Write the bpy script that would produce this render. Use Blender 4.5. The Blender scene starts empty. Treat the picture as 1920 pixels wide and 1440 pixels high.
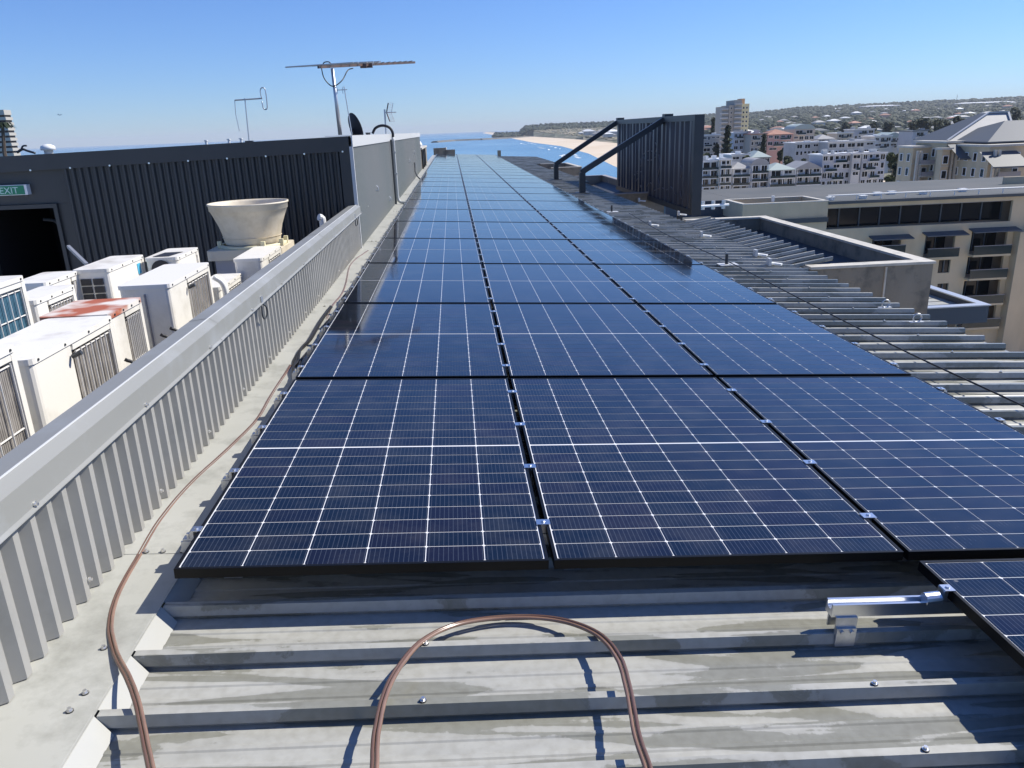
import bpy, bmesh, math, random
from mathutils import Vector, Matrix
random.seed(7)
S = bpy.context.scene
COL = S.collection

# ---------------------------------------------------------------- camera, sky, sun, exposure
FPX = 1455.0
CR = Vector((0.9966217187, -0.0741083046, -0.0353992787))
CU = Vector((0.0566546461, 0.3083077145, 0.9495981278))
CF = Vector((0.0594592366, 0.9483956518, -0.3114647440))
cam_d = bpy.data.cameras.new('camera')
cam = bpy.data.objects.new('camera', cam_d)
COL.objects.link(cam)
cam.matrix_world = Matrix(((CR.x, CU.x, -CF.x, 0), (CR.y, CU.y, -CF.y, 0), (CR.z, CU.z, -CF.z, 0), (0, 0, 0, 1)))
cam_d.sensor_width = 36.0
cam_d.lens = 36.0 * FPX / 1920.0
cam_d.clip_start = 0.05
cam_d.clip_end = 60000
S.camera = cam

SUN = Vector((1.0, 0.36, 1.0)).normalized()
elev = math.asin(SUN.z)
W = bpy.data.worlds.new('World')
S.world = W
W.use_nodes = True
nt = W.node_tree
sky = nt.nodes.new('ShaderNodeTexSky')
sky.sky_type = 'NISHITA'
sky.sun_disc = False
sky.sun_elevation = elev
sky.sun_rotation = math.atan2(SUN.x, SUN.y)
sky.air_density = 1.0
sky.dust_density = 0.0
sky.ozone_density = 2.6
sky.altitude = 30
bg = nt.nodes['Background']
tint = nt.nodes.new('ShaderNodeMix'); tint.data_type = 'RGBA'; tint.blend_type = 'MULTIPLY'; tint.inputs[0].default_value = 1.0
tint.inputs[7].default_value = (0.66, 0.94, 1.52, 1)
nt.links.new(sky.outputs[0], tint.inputs[6]); nt.links.new(tint.outputs[2], bg.inputs[0])
bg.inputs[1].default_value = 0.073
sl = bpy.data.lights.new('sun', 'SUN')
sl.energy = 5.0
sl.angle = math.radians(0.5)
sl.color = (1.0, 0.95, 0.86)
so = bpy.data.objects.new('sun', sl)
COL.objects.link(so)
so.rotation_euler = SUN.to_track_quat('Z', 'Y').to_euler()
S.view_settings.view_transform = 'Standard'
S.view_settings.look = 'None'
S.view_settings.gamma = 1
S.view_settings.exposure = 0.35
S.view_settings.use_curve_mapping = False
HAZE = 0.00006

# ---------------------------------------------------------------- survey helpers (place things where they stand)
def ray(x, y):
    d = CR * (x - 960) + CU * (720 - y) + CF * FPX
    return d / d.y
def atY(x, y, Y): return ray(x, y) * Y
def atZ(x, y, Z):
    d = ray(x, y); return d * (Z / d.z)
def atX(x, y, X):
    d = ray(x, y); return d * (X / d.x)
TILT = 0.05279                                   # roof falls to the right
ORG = Vector((-0.90541, 2.11265, -1.21746))      # front left corner of the array, glass level
PN = Vector((math.sin(TILT), 0, math.cos(TILT)))
def roofpt(x, y, h):
    d = ray(x, y); k = (ORG.dot(PN) - h) / d.dot(PN); return d * k
def rloc(u, v, h=0.0):                           # u across, v along, h below the glass plane
    return ORG + Vector((math.cos(TILT), 0, -math.sin(TILT))) * u + Vector((0, 1, 0)) * v - PN * h
def toloc(p):                                    # world -> roof frame (u, v, w up)
    q = Vector(p) - ORG
    return Vector((q.x * math.cos(TILT) - q.z * math.sin(TILT), q.y, q.dot(PN)))

# ---------------------------------------------------------------- materials
def nodes_of(m):
    m.use_nodes = True
    return m.node_tree.nodes, m.node_tree.links, m.node_tree.nodes['Principled BSDF']
def C4(c): return (c[0], c[1], c[2], 1.0)
def mat(name, col, rough=0.5, metal=0.0, col2=None, nscale=4.0, nstretch=(1, 1, 1), contrast=(0.35, 0.65), bump=0.0, bscale=60.0, spec=0.5,
        fine=0.0, grime=None, gscale=1.5, rough2=None, detail=5.0):
    m = bpy.data.materials.new(name)
    N, L, B = nodes_of(m)
    B.inputs['Base Color'].default_value = C4(col)
    B.inputs['Roughness'].default_value = rough
    B.inputs['Metallic'].default_value = metal
    B.inputs['Specular IOR Level'].default_value = spec
    geo = N.new('ShaderNodeNewGeometry')
    mp = N.new('ShaderNodeMapping'); L.new(geo.outputs['Position'], mp.inputs[0])
    mp.inputs['Scale'].default_value = nstretch
    last = None
    if col2 is not None:
        nz = N.new('ShaderNodeTexNoise'); nz.inputs['Scale'].default_value = nscale; nz.inputs['Detail'].default_value = detail
        L.new(mp.outputs[0], nz.inputs['Vector'])
        cr = N.new('ShaderNodeValToRGB')
        cr.color_ramp.elements[0].position = contrast[0]; cr.color_ramp.elements[0].color = C4(col)
        cr.color_ramp.elements[1].position = contrast[1]; cr.color_ramp.elements[1].color = C4(col2)
        L.new(nz.outputs[0], cr.inputs[0]); last = cr.outputs[0]
        if rough2 is not None:
            mr = N.new('ShaderNodeMapRange'); mr.inputs[1].default_value = contrast[0]; mr.inputs[2].default_value = contrast[1]
            mr.inputs[3].default_value = rough; mr.inputs[4].default_value = rough2
            L.new(nz.outputs[0], mr.inputs[0]); L.new(mr.outputs[0], B.inputs['Roughness'])
    if grime is not None:
        n2 = N.new('ShaderNodeTexNoise'); n2.inputs['Scale'].default_value = gscale; n2.inputs['Detail'].default_value = 8.0
        n2.inputs['Roughness'].default_value = 0.65
        L.new(geo.outputs['Position'], n2.inputs['Vector'])
        r2 = N.new('ShaderNodeValToRGB')
        r2.color_ramp.elements[0].position = 0.5; r2.color_ramp.elements[0].color = (0, 0, 0, 1)
        r2.color_ramp.elements[1].position = 0.72; r2.color_ramp.elements[1].color = (1, 1, 1, 1)
        L.new(n2.outputs[0], r2.inputs[0])
        mx = N.new('ShaderNodeMix'); mx.data_type = 'RGBA'
        if last: L.new(last, mx.inputs[6])
        else: mx.inputs[6].default_value = C4(col)
        mx.inputs[7].default_value = C4(grime)
        L.new(r2.outputs[0], mx.inputs[0]); last = mx.outputs[2]
    if last: L.new(last, B.inputs['Base Color'])
    if bump > 0:
        n3 = N.new('ShaderNodeTexNoise'); n3.inputs['Scale'].default_value = bscale; n3.inputs['Detail'].default_value = 4
        L.new(mp.outputs[0], n3.inputs['Vector'])
        bp = N.new('ShaderNodeBump'); bp.inputs['Strength'].default_value = bump; bp.inputs['Distance'].default_value = 0.01
        L.new(n3.outputs[0], bp.inputs['Height']); L.new(bp.outputs[0], B.inputs['Normal'])
    return m

def roof_paint():
    # beige-grey prepainted steel, half dried after hosing: smooth streaky wet and dry patches along the pans
    m = bpy.data.materials.new('roof_paint')
    N, L, B = nodes_of(m)
    geo = N.new('ShaderNodeNewGeometry')
    mp = N.new('ShaderNodeMapping'); mp.inputs['Scale'].default_value = (1.0, 8, 1)
    L.new(geo.outputs['Position'], mp.inputs[0])
    n1 = N.new('ShaderNodeTexNoise'); n1.inputs['Scale'].default_value = 1.5; n1.inputs['Detail'].default_value = 2.0; n1.inputs['Roughness'].default_value = .4; n1.inputs['Distortion'].default_value = 1.0
    L.new(mp.outputs[0], n1.inputs['Vector'])
    r1 = N.new('ShaderNodeValToRGB'); e = r1.color_ramp.elements
    e[0].position = .40; e[0].color = (.235, .235, .20, 1); e[1].position = .66; e[1].color = (.40, .40, .365, 1)
    e2 = e.new(.47); e2.color = (.25, .25, .215, 1); e3 = e.new(.482); e3.color = (.365, .365, .335, 1)
    ns = N.new('ShaderNodeTexNoise'); ns.inputs['Scale'].default_value = 22; ns.inputs['Detail'].default_value = 8; ns.inputs['Roughness'].default_value = .7
    L.new(geo.outputs['Position'], ns.inputs['Vector'])
    ma = N.new('ShaderNodeMath'); ma.operation = 'MULTIPLY_ADD'; ma.inputs[1].default_value = .16; L.new(ns.outputs[0], ma.inputs[0])
    mb_ = N.new('ShaderNodeMath'); mb_.operation = 'SUBTRACT'; mb_.inputs[1].default_value = .08; L.new(n1.outputs[0], mb_.inputs[0]); L.new(mb_.outputs[0], ma.inputs[2])
    L.new(ma.outputs[0], r1.inputs[0])
    n2 = N.new('ShaderNodeTexNoise'); n2.inputs['Scale'].default_value = 34; n2.inputs['Detail'].default_value = 6
    L.new(geo.outputs['Position'], n2.inputs['Vector'])
    r2 = N.new('ShaderNodeValToRGB'); r2.color_ramp.elements[0].position = .3; r2.color_ramp.elements[0].color = (.86, .85, .83, 1); r2.color_ramp.elements[1].position = .6; r2.color_ramp.elements[1].color = (1, 1, 1, 1)
    L.new(n2.outputs[0], r2.inputs[0])
    mx = N.new('ShaderNodeMix'); mx.data_type = 'RGBA'; mx.blend_type = 'MULTIPLY'; mx.inputs[0].default_value = 1
    L.new(r1.outputs[0], mx.inputs[6]); L.new(r2.outputs[0], mx.inputs[7])
    # dirt flecks
    v = N.new('ShaderNodeTexNoise'); v.inputs['Scale'].default_value = 9; v.inputs['Detail'].default_value = 9; v.inputs['Roughness'].default_value = .75
    L.new(geo.outputs['Position'], v.inputs['Vector'])
    r3 = N.new('ShaderNodeValToRGB'); r3.color_ramp.elements[0].position = .62; r3.color_ramp.elements[0].color = (0, 0, 0, 1); r3.color_ramp.elements[1].position = .70; r3.color_ramp.elements[1].color = (.55, .55, .55, 1)
    L.new(v.outputs[0], r3.inputs[0])
    m2 = N.new('ShaderNodeMix'); m2.data_type = 'RGBA'; m2.inputs[7].default_value = (.2, .19, .17, 1)
    L.new(r3.outputs[0], m2.inputs[0]); L.new(mx.outputs[2], m2.inputs[6]); L.new(m2.outputs[2], B.inputs['Base Color'])
    mr = N.new('ShaderNodeMapRange'); mr.inputs[1].default_value = .45; mr.inputs[2].default_value = .56; mr.inputs[3].default_value = .26; mr.inputs[4].default_value = .5
    L.new(n1.outputs[0], mr.inputs[0]); L.new(mr.outputs[0], B.inputs['Roughness'])
    B.inputs['Specular IOR Level'].default_value = .5
    return m

def cell_mat():
    m = bpy.data.materials.new('silicon_cell')
    N, L, B = nodes_of(m)
    tc = N.new('ShaderNodeTexCoord'); sp = N.new('ShaderNodeSeparateXYZ'); L.new(tc.outputs['Object'], sp.inputs[0])
    a = N.new('ShaderNodeMath'); a.operation = 'MULTIPLY'; a.inputs[1].default_value = 12 / 0.1845; L.new(sp.outputs[0], a.inputs[0])
    b = N.new('ShaderNodeMath'); b.operation = 'FRACT'; L.new(a.outputs[0], b.inputs[0])
    c = N.new('ShaderNodeMath'); c.operation = 'COMPARE'; c.inputs[1].default_value = .5; c.inputs[2].default_value = .07; L.new(b.outputs[0], c.inputs[0])
    a2 = N.new('ShaderNodeMath'); a2.operation = 'MULTIPLY'; a2.inputs[1].default_value = 11 / 0.0918; L.new(sp.outputs[1], a2.inputs[0])
    b2 = N.new('ShaderNodeMath'); b2.operation = 'FRACT'; L.new(a2.outputs[0], b2.inputs[0])
    c2 = N.new('ShaderNodeMath'); c2.operation = 'COMPARE'; c2.inputs[1].default_value = .5; c2.inputs[2].default_value = .18; L.new(b2.outputs[0], c2.inputs[0])
    oi = N.new('ShaderNodeObjectInfo')
    ramp = N.new('ShaderNodeValToRGB'); e = ramp.color_ramp.elements
    e[0].color = (.0025, .003, .0065, 1); e[1].color = (.007, .0035, .009, 1); x = e.new(.5); x.color = (.0025, .005, .0095, 1)
    L.new(oi.outputs['Random'], ramp.inputs[0])
    m1 = N.new('ShaderNodeMix'); m1.data_type = 'RGBA'; m1.inputs[7].default_value = (.022, .028, .05, 1)
    f2 = N.new('ShaderNodeMath'); f2.operation = 'MULTIPLY'; f2.inputs[1].default_value = .35; L.new(c2.outputs[0], f2.inputs[0])
    m1.inputs[0].default_value = 0.0; L.new(ramp.outputs[0], m1.inputs[6])
    m2 = N.new('ShaderNodeMix'); m2.data_type = 'RGBA'; m2.inputs[7].default_value = (.05, .058, .075, 1)
    f3 = N.new('ShaderNodeMath'); f3.operation = 'MULTIPLY'; f3.inputs[1].default_value = .8; L.new(c.outputs[0], f3.inputs[0])
    L.new(f3.outputs[0], m2.inputs[0]); L.new(m1.outputs[2], m2.inputs[6]); 
    gd = N.new('ShaderNodeNewGeometry'); dn = N.new('ShaderNodeTexNoise'); dn.inputs['Scale'].default_value = 5; dn.inputs['Detail'].default_value = 9; dn.inputs['Roughness'].default_value = .7
    L.new(gd.outputs['Position'], dn.inputs['Vector'])
    dr = N.new('ShaderNodeMapRange'); dr.inputs[1].default_value = .45; dr.inputs[2].default_value = .8; dr.inputs[3].default_value = .0; dr.inputs[4].default_value = .10; L.new(dn.outputs[0], dr.inputs[0])
    vo = N.new('ShaderNodeTexVoronoi'); vo.inputs['Scale'].default_value = 2.3; L.new(gd.outputs['Position'], vo.inputs['Vector'])
    vc = N.new('ShaderNodeMath'); vc.operation = 'LESS_THAN'; vc.inputs[1].default_value = .022; L.new(vo.outputs['Distance'], vc.inputs[0])
    mxx = N.new('ShaderNodeMath'); mxx.operation = 'MAXIMUM'; L.new(dr.outputs[0], mxx.inputs[0])
    vm2 = N.new('ShaderNodeMath'); vm2.operation = 'MULTIPLY'; vm2.inputs[1].default_value = .45; L.new(vc.outputs[0], vm2.inputs[0]); L.new(vm2.outputs[0], mxx.inputs[1])
    m3 = N.new('ShaderNodeMix'); m3.data_type = 'RGBA'; m3.inputs[7].default_value = (.30, .29, .26, 1); L.new(mxx.outputs[0], m3.inputs[0]); L.new(m2.outputs[2], m3.inputs[6])
    L.new(m3.outputs[2], B.inputs['Base Color'])
    # dust film on the glass
    geo = N.new('ShaderNodeNewGeometry'); nz = N.new('ShaderNodeTexNoise'); nz.inputs['Scale'].default_value = 2.2; nz.inputs['Detail'].default_value = 7
    L.new(geo.outputs['Position'], nz.inputs['Vector'])
    mr = N.new('ShaderNodeMapRange'); mr.inputs[1].default_value = .35; mr.inputs[2].default_value = .7; mr.inputs[3].default_value = .035; mr.inputs[4].default_value = .11
    L.new(nz.outputs[0], mr.inputs[0]); L.new(mr.outputs[0], B.inputs['Roughness'])
    B.inputs['IOR'].default_value = 1.60
    return m

M = {}
M['roof'] = roof_paint()
M['cell'] = cell_mat()
M['backsheet'] = mat('white_backsheet', (.82, .83, .84), .08)
M['frame'] = mat('black_anodised_frame', (.004, .004, .0045), .4, 0, bump=.05, bscale=300, spec=.25)
M['alu'] = mat('mill_aluminium', (.78, .79, .8), .3, 1.0, bump=.06, bscale=200, nstretch=(1, 30, 30))
M['galv'] = mat('galvanised_steel', (.50, .51, .52), .42, .85, (.62, .63, .64), 30, bump=.05)
M['screw'] = mat('zinc_screw', (.80, .79, .76), .28, .9)
M['washer'] = mat('rubber_washer', (.03, .03, .03), .7)
M['apron'] = mat('apron_paint', (.40, .40, .355), .42, 0, (.45, .45, .41), 2.5, (1, 1, 1), (.35, .7), bump=.06, bscale=14, grime=(.27, .27, .235), gscale=5.0)
M['tongue'] = mat('tongue_paint', (.40, .40, .37), .4, grime=(.42, .42, .38), gscale=4)
M['wall_grey'] = mat('parapet_cladding_paint', (.30, .295, .275), .5, 0, (.345, .338, .315), 1.2, (1, 1, .3), bump=.25, bscale=5, grime=(.27, .27, .25), gscale=6)
M['cap'] = mat('parapet_cap_paint', (.235, .24, .225), .45, 0, (.275, .275, .258), .9, (2, .4, 1), (.3, .7), bump=.5, bscale=3, grime=(.30, .31, .31), gscale=3)
M['dark_wall'] = mat('charcoal_cladding_paint', (.042, .043, .043), .45, 0, (.050, .050, .050), 2, (1, 1, .25), bump=.02, bscale=30)
M['plant_side'] = mat('plant_room_side_paint', (.225, .245, .235), .5, 0, (.27, .275, .265), .6, (.2, .5, .5), bump=.03, bscale=20)
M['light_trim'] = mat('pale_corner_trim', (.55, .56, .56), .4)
M['deck'] = mat('pale_deck_membrane', (.62, .62, .6), .7, 0, (.5, .5, .48), 1.5, grime=(.35, .34, .32), gscale=2)
M['black'] = mat('dark_interior', (.006, .006, .007), .9)
M['white'] = mat('white_enamel', (.78, .755, .69), .4, grime=(.60, .57, .50), gscale=2.5, bump=.02, bscale=40)
M['lid'] = mat('white_enamel_lid', (.80, .775, .71), .42, grime=(.56, .52, .45), gscale=3.2, bump=.03, bscale=20)
M['rust_lid'] = mat('rusted_lid_enamel', (.72, .68, .62), .6, 0, (.40, .11, .05), 2.3, (1, 1, 1), (.43, .52), detail=3)
M['rust_spot'] = mat('spotted_lid_enamel', (.76, .74, .70), .5, 0, (.50, .28, .13), 2.4, (1, 1, 1), (.60, .70), detail=3)
M['wire'] = mat('white_guard_wire', (.72, .70, .66), .5)
M['vent_dark'] = mat('vent_opening', (.02, .022, .03), .6)
def coil(name, c1, c2, sc):
    m = bpy.data.materials.new(name); N, L, B = nodes_of(m)
    g = N.new('ShaderNodeNewGeometry'); sp = N.new('ShaderNodeSeparateXYZ'); L.new(g.outputs['Position'], sp.inputs[0])
    a = N.new('ShaderNodeMath'); a.operation = 'MULTIPLY'; a.inputs[1].default_value = sc; L.new(sp.outputs[1], a.inputs[0])
    s = N.new('ShaderNodeMath'); s.operation = 'SINE'; L.new(a.outputs[0], s.inputs[0])
    nz = N.new('ShaderNodeTexNoise'); nz.inputs['Scale'].default_value = 14; nz.inputs['Detail'].default_value = 6; L.new(g.outputs['Position'], nz.inputs['Vector'])
    ad = N.new('ShaderNodeMath'); ad.operation = 'MULTIPLY_ADD'; ad.inputs[1].default_value = .28; L.new(s.outputs[0], ad.inputs[0]); L.new(nz.outputs[0], ad.inputs[2])
    r = N.new('ShaderNodeValToRGB'); r.color_ramp.elements[0].position = .25; r.color_ramp.elements[0].color = C4(c1); r.color_ramp.elements[1].position = .75; r.color_ramp.elements[1].color = C4(c2)
    L.new(ad.outputs[0], r.inputs[0]); L.new(r.outputs[0], B.inputs['Base Color']); B.inputs['Roughness'].default_value = .7
    return m
M['coil_brown'] = coil('brown_coil_fins', (.10, .093, .085), (.30, .28, .26), 420)
M['coil_blue'] = coil('blue_coil_fins', (.012, .045, .08), (.05, .15, .22), 420)
M['cowl'] = mat('cream_fibreglass', (.66, .58, .44), .55, 0, (.70, .63, .50), 2.5, bump=.05, bscale=25, grime=(.50, .42, .29), gscale=3)
M['cowl_base'] = mat('yellowed_cream_plastic', (.66, .62, .42), .5)
M['grey_box'] = mat('blue_grey_painted_box', (.36, .37, .42), .6, grime=(.28, .28, .32), gscale=3)
M['strand'] = mat('copper_pink_hose', (.27, .165, .115), .24, 0, (.20, .12, .085), 9, spec=.8)
M['strand2'] = mat('brown_hose', (.13, .07, .05), .22, 0, (.15, .09, .065), 9, spec=.7)
M['cable_black'] = mat('black_cable', (.012, .012, .014), .5)
M['cable_grey'] = mat('grey_loose_cable', (.11, .115, .14), .5)
M['steel_dark'] = mat('charcoal_painted_steel', (.030, .037, .045), .42, 0, (.038, .045, .055), 3)
M['screen'] = mat('charcoal_screen_sheet', (.030, .036, .056), .36, 0, (.058, .066, .092), 2.2, (1, 1, .3))
M['ant_alu'] = mat('weathered_aluminium', (.55, .56, .57), .4, .7)
M['ant_dark'] = mat('rusty_antenna_boom', (.10, .085, .09), .55, .3, (.16, .10, .08), 12)
M['pipe'] = mat('grey_conduit', (.45, .47, .47), .5)
M['dish'] = mat('dark_dish_back', (.016, .014, .018), .6)
M['green'] = mat('exit_sign_green', (.02, .22, .11), .45)
M['exit_white'] = mat('exit_sign_lettering', (.55, .72, .66), .5)
M['concrete'] = mat('weathered_upstand_render', (.215, .19, .15), .8, 0, (.28, .25, .20), 2.0, (1, 1, .35), bump=.25, bscale=40, grime=(.10, .10, .09), gscale=4)
M['cap_stone'] = mat('pale_coping_paint', (.60, .565, .49), .6, 0, (.50, .47, .40), 4, grime=(.38, .36, .31), gscale=6)
M['gutter'] = mat('dark_gutter_membrane', (.055, .058, .06), .6, 0, (.08, .082, .085), 2)
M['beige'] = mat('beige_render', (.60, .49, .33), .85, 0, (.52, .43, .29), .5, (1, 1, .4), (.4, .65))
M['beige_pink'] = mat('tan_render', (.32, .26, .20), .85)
M['slab'] = mat('grey_roof_membrane', (.072, .082, .087), .85, 0, (.095, .10, .102), .12, (1, 1, 1), (.4, .6))
M['soffit'] = mat('grey_fascia', (.30, .29, .30), .7)
M['glass'] = mat('dark_window_glass', (.008, .011, .015), .08, spec=.4)
M['glass_rail'] = mat('teal_balustrade_glass', (.012, .030, .036), .1, spec=.5)
M['white_trim'] = mat('white_painted_trim', (.78, .79, .78), .5)
M['pale'] = mat('pale_render', (.56, .57, .56), .8, 0, (.42, .43, .42), .12)
M['pale_blue'] = mat('bluish_render', (.40, .43, .48), .8, 0, (.50, .52, .55), .1)
M['pale_warm'] = mat('warm_render', (.52, .46, .37), .8)
M['pink'] = mat('pink_render', (.55, .33, .28), .8)
M['terracotta'] = mat('faded_terracotta_tiles', (.42, .22, .16), .8, 0, (.36, .18, .13), .5)
M['grey_tile'] = mat('grey_ribbed_roof', (.32, .32, .32), .6, 0, (.38, .38, .37), .3)
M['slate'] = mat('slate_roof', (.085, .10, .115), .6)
M['greenroof'] = mat('pale_green_metal_roof', (.38, .45, .42), .5)
M['yellow'] = mat('yellow_render', (.75, .66, .38), .8)
M['orange'] = mat('orange_render', (.62, .38, .22), .8)
M['tower_grey'] = mat('tower_shaft_render', (.40, .37, .32), .8)
M['bark'] = mat('tree_bark', (.10, .075, .055), .9)
def leaf(name, c1, c2, sc=.8):
    return mat(name, c1, .75, 0, c2, sc, (1, 1, 1), (.35, .65), spec=.2)
M['leaf_dark'] = leaf('dark_foliage', (.018, .030, .018), (.045, .065, .035))
M['leaf_mid'] = leaf('mid_foliage', (.045, .062, .022), (.10, .12, .045))
M['leaf_far'] = leaf('far_foliage', (.020, .034, .020), (.070, .080, .042), .035)
M['sand'] = mat('beach_sand', (.62, .50, .36), .9, 0, (.68, .58, .45), .01)
M['dune'] = mat('dune_scrub', (.20, .185, .12), .95, 0, (.38, .33, .24), .018, (1, .5, 1), (.45, .62))
M['land'] = mat('suburb_ground', (.085, .10, .06), .95, 0, (.20, .19, .15), .012, (1, 1, 1), (.45, .6))
M['grass'] = mat('mown_grass', (.16, .22, .05), .9, 0, (.22, .25, .08), .02)
M['asphalt'] = mat('street_asphalt', (.055, .055, .055), .9)
M['foam'] = mat('surf_foam', (.75, .78, .78), .8)
M['rock'] = mat('breakwater_rock', (.10, .095, .085), .9, 0, (.16, .15, .13), .05)
def sea_mat():
    m = bpy.data.materials.new('sea_water'); N, L, B = nodes_of(m)
    g = N.new('ShaderNodeNewGeometry'); n1 = N.new('ShaderNodeTexNoise'); n1.inputs['Scale'].default_value = .004; n1.inputs['Detail'].default_value = 5
    mp = N.new('ShaderNodeMapping'); mp.inputs['Scale'].default_value = (1, .35, 1); L.new(g.outputs['Position'], mp.inputs[0]); L.new(mp.outputs[0], n1.inputs['Vector'])
    r = N.new('ShaderNodeValToRGB'); r.color_ramp.elements[0].position = .38; r.color_ramp.elements[0].color = (.09, .22, .34, 1); r.color_ramp.elements[1].position = .62; r.color_ramp.elements[1].color = (.16, .31, .43, 1)
    L.new(n1.outputs[0], r.inputs[0]); L.new(r.outputs[0], B.inputs['Base Color']); B.inputs['Roughness'].default_value = .25; B.inputs['IOR'].default_value = 1.33
    n2 = N.new('ShaderNodeTexNoise'); n2.inputs['Scale'].default_value = .25; n2.inputs['Detail'].default_value = 6; L.new(g.outputs['Position'], n2.inputs['Vector'])
    b = N.new('ShaderNodeBump'); b.inputs['Strength'].default_value = .6; b.inputs['Distance'].default_value = .8; L.new(n2.outputs[0], b.inputs['Height']); L.new(b.outputs[0], B.inputs['Normal'])
    return m
M['sea'] = sea_mat()

# ---------------------------------------------------------------- mesh helpers
class MB:
    def __init__(s): s.v = []; s.f = []; s.mi = []; s.k = 0
    def face(s, pts):
        n = len(s.v); s.v += [tuple(p) for p in pts]; s.f.append(tuple(range(n, n + len(pts)))); s.mi.append(s.k)
    def hexa(s, p):   # 8 corners: bottom 4 ccw, top 4 ccw
        n = len(s.v); s.v += [tuple(q) for q in p]
        for q in ((3, 2, 1, 0), (4, 5, 6, 7), (0, 1, 5, 4), (1, 2, 6, 5), (2, 3, 7, 6), (3, 0, 4, 7)):
            s.f.append(tuple(n + i for i in q)); s.mi.append(s.k)
        return s
    def box(s, x0, x1, y0, y1, z0, z1):
        s.hexa([(x0, y0, z0), (x1, y0, z0), (x1, y1, z0), (x0, y1, z0), (x0, y0, z1), (x1, y0, z1), (x1, y1, z1), (x0, y1, z1)])
        return s
    def bevbox(s, x0, x1, y0, y1, z0, z1, r, seg=2):   # rounded vertical edges
        pts = []
        for cx, cy, a0 in ((x1 - r, y1 - r, 0), (x0 + r, y1 - r, 90), (x0 + r, y0 + r, 180), (x1 - r, y0 + r, 270)):
            for i in range(seg + 1):
                a = math.radians(a0 + 90 * i / seg); pts.append((cx + r * math.cos(a), cy + r * math.sin(a)))
        s.prism(pts, z0, z1); return s
    def prism(s, poly, z0, z1):
        n = len(s.v); k = len(poly)
        s.v += [(p[0], p[1], z0) for p in poly] + [(p[0], p[1], z1) for p in poly]
        s.f.append(tuple(n + i for i in reversed(range(k)))); s.mi.append(s.k)
        s.f.append(tuple(n + k + i for i in range(k))); s.mi.append(s.k)
        for i in range(k):
            j = (i + 1) % k; s.f.append((n + i, n + j, n + k + j, n + k + i)); s.mi.append(s.k)
        return s
    def tube(s, pts, r, n=8, caps=True, taper=None):
        pts = [Vector(p) for p in pts]; m = len(pts); b = len(s.v); up = None
        for i, p in enumerate(pts):
            t = (pts[min(i + 1, m - 1)] - pts[max(i - 1, 0)]).normalized()
            if up is None:
                up = t.orthogonal().normalized()
            up = (up - t * up.dot(t)).normalized(); sd = t.cross(up)
            rr = r if taper is None else r + (taper - r) * i / (m - 1)
            for j in range(n):
                a = 2 * math.pi * j / n; s.v.append(tuple(p + up * (rr * math.cos(a)) + sd * (rr * math.sin(a))))
        for i in range(m - 1):
            for j in range(n):
                k = (j + 1) % n; s.f.append((b + i * n + j, b + i * n + k, b + (i + 1) * n + k, b + (i + 1) * n + j)); s.mi.append(s.k)
        if caps:
            s.f.append(tuple(b + j for j in reversed(range(n)))); s.mi.append(s.k)
            s.f.append(tuple(b + (m - 1) * n + j for j in range(n))); s.mi.append(s.k)
        return s
    def bar(s, p0, p1, w, h, up=(0, 0, 1)):   # square section bar
        p0 = Vector(p0); p1 = Vector(p1); t = (p1 - p0).normalized(); u = Vector(up)
        if abs(t.dot(u)) > .98: u = Vector((0, 1, 0))
        sd = t.cross(u).normalized(); u = sd.cross(t)
        a = sd * w / 2; b = u * h / 2
        s.hexa([p0 - a - b, p0 + a - b, p1 + a - b, p1 - a - b, p0 - a + b, p0 + a + b, p1 + a + b, p1 - a + b]); return s
    def lathe(s, prof, c, n=32, caps=(False, False)):
        b = len(s.v); m = len(prof)
        for r, z in prof:
            for j in range(n):
                a = 2 * math.pi * j / n; s.v.append((c[0] + r * math.cos(a), c[1] + r * math.sin(a), c[2] + z))
        for i in range(m - 1):
            for j in range(n):
                k = (j + 1) % n; s.f.append((b + i * n + j, b + i * n + k, b + (i + 1) * n + k, b + (i + 1) * n + j)); s.mi.append(s.k)
        if caps[0]: s.f.append(tuple(b + j for j in reversed(range(n)))); s.mi.append(s.k)
        if caps[1]: s.f.append(tuple(b + (m - 1) * n + j for j in range(n))); s.mi.append(s.k)
        return s
    def mesh(s, name, mats, smooth=False):
        me = bpy.data.meshes.new(name); me.from_pydata(s.v, [], s.f)
        if not isinstance(mats, (list, tuple)): mats = [mats]
        for m_ in mats: me.materials.append(m_)
        if len(mats) > 1: me.polygons.foreach_set('material_index', s.mi)
        if smooth: me.polygons.foreach_set('use_smooth', [True] * len(me.polygons))
        me.update(); return me
    def build(s, name, mats, parent=None, smooth=False, world=True):
        if parent is not None and world:      # authored in world coordinates, stored relative to the parent
            mw = parent.matrix_basis.copy(); pp_ = parent.parent
            while pp_ is not None: mw = pp_.matrix_basis @ mw; pp_ = pp_.parent
            inv = mw.inverted(); s.v = [tuple(inv @ Vector(v)) for v in s.v]
        return link(name, s.mesh(name, mats, smooth), parent)

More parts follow.
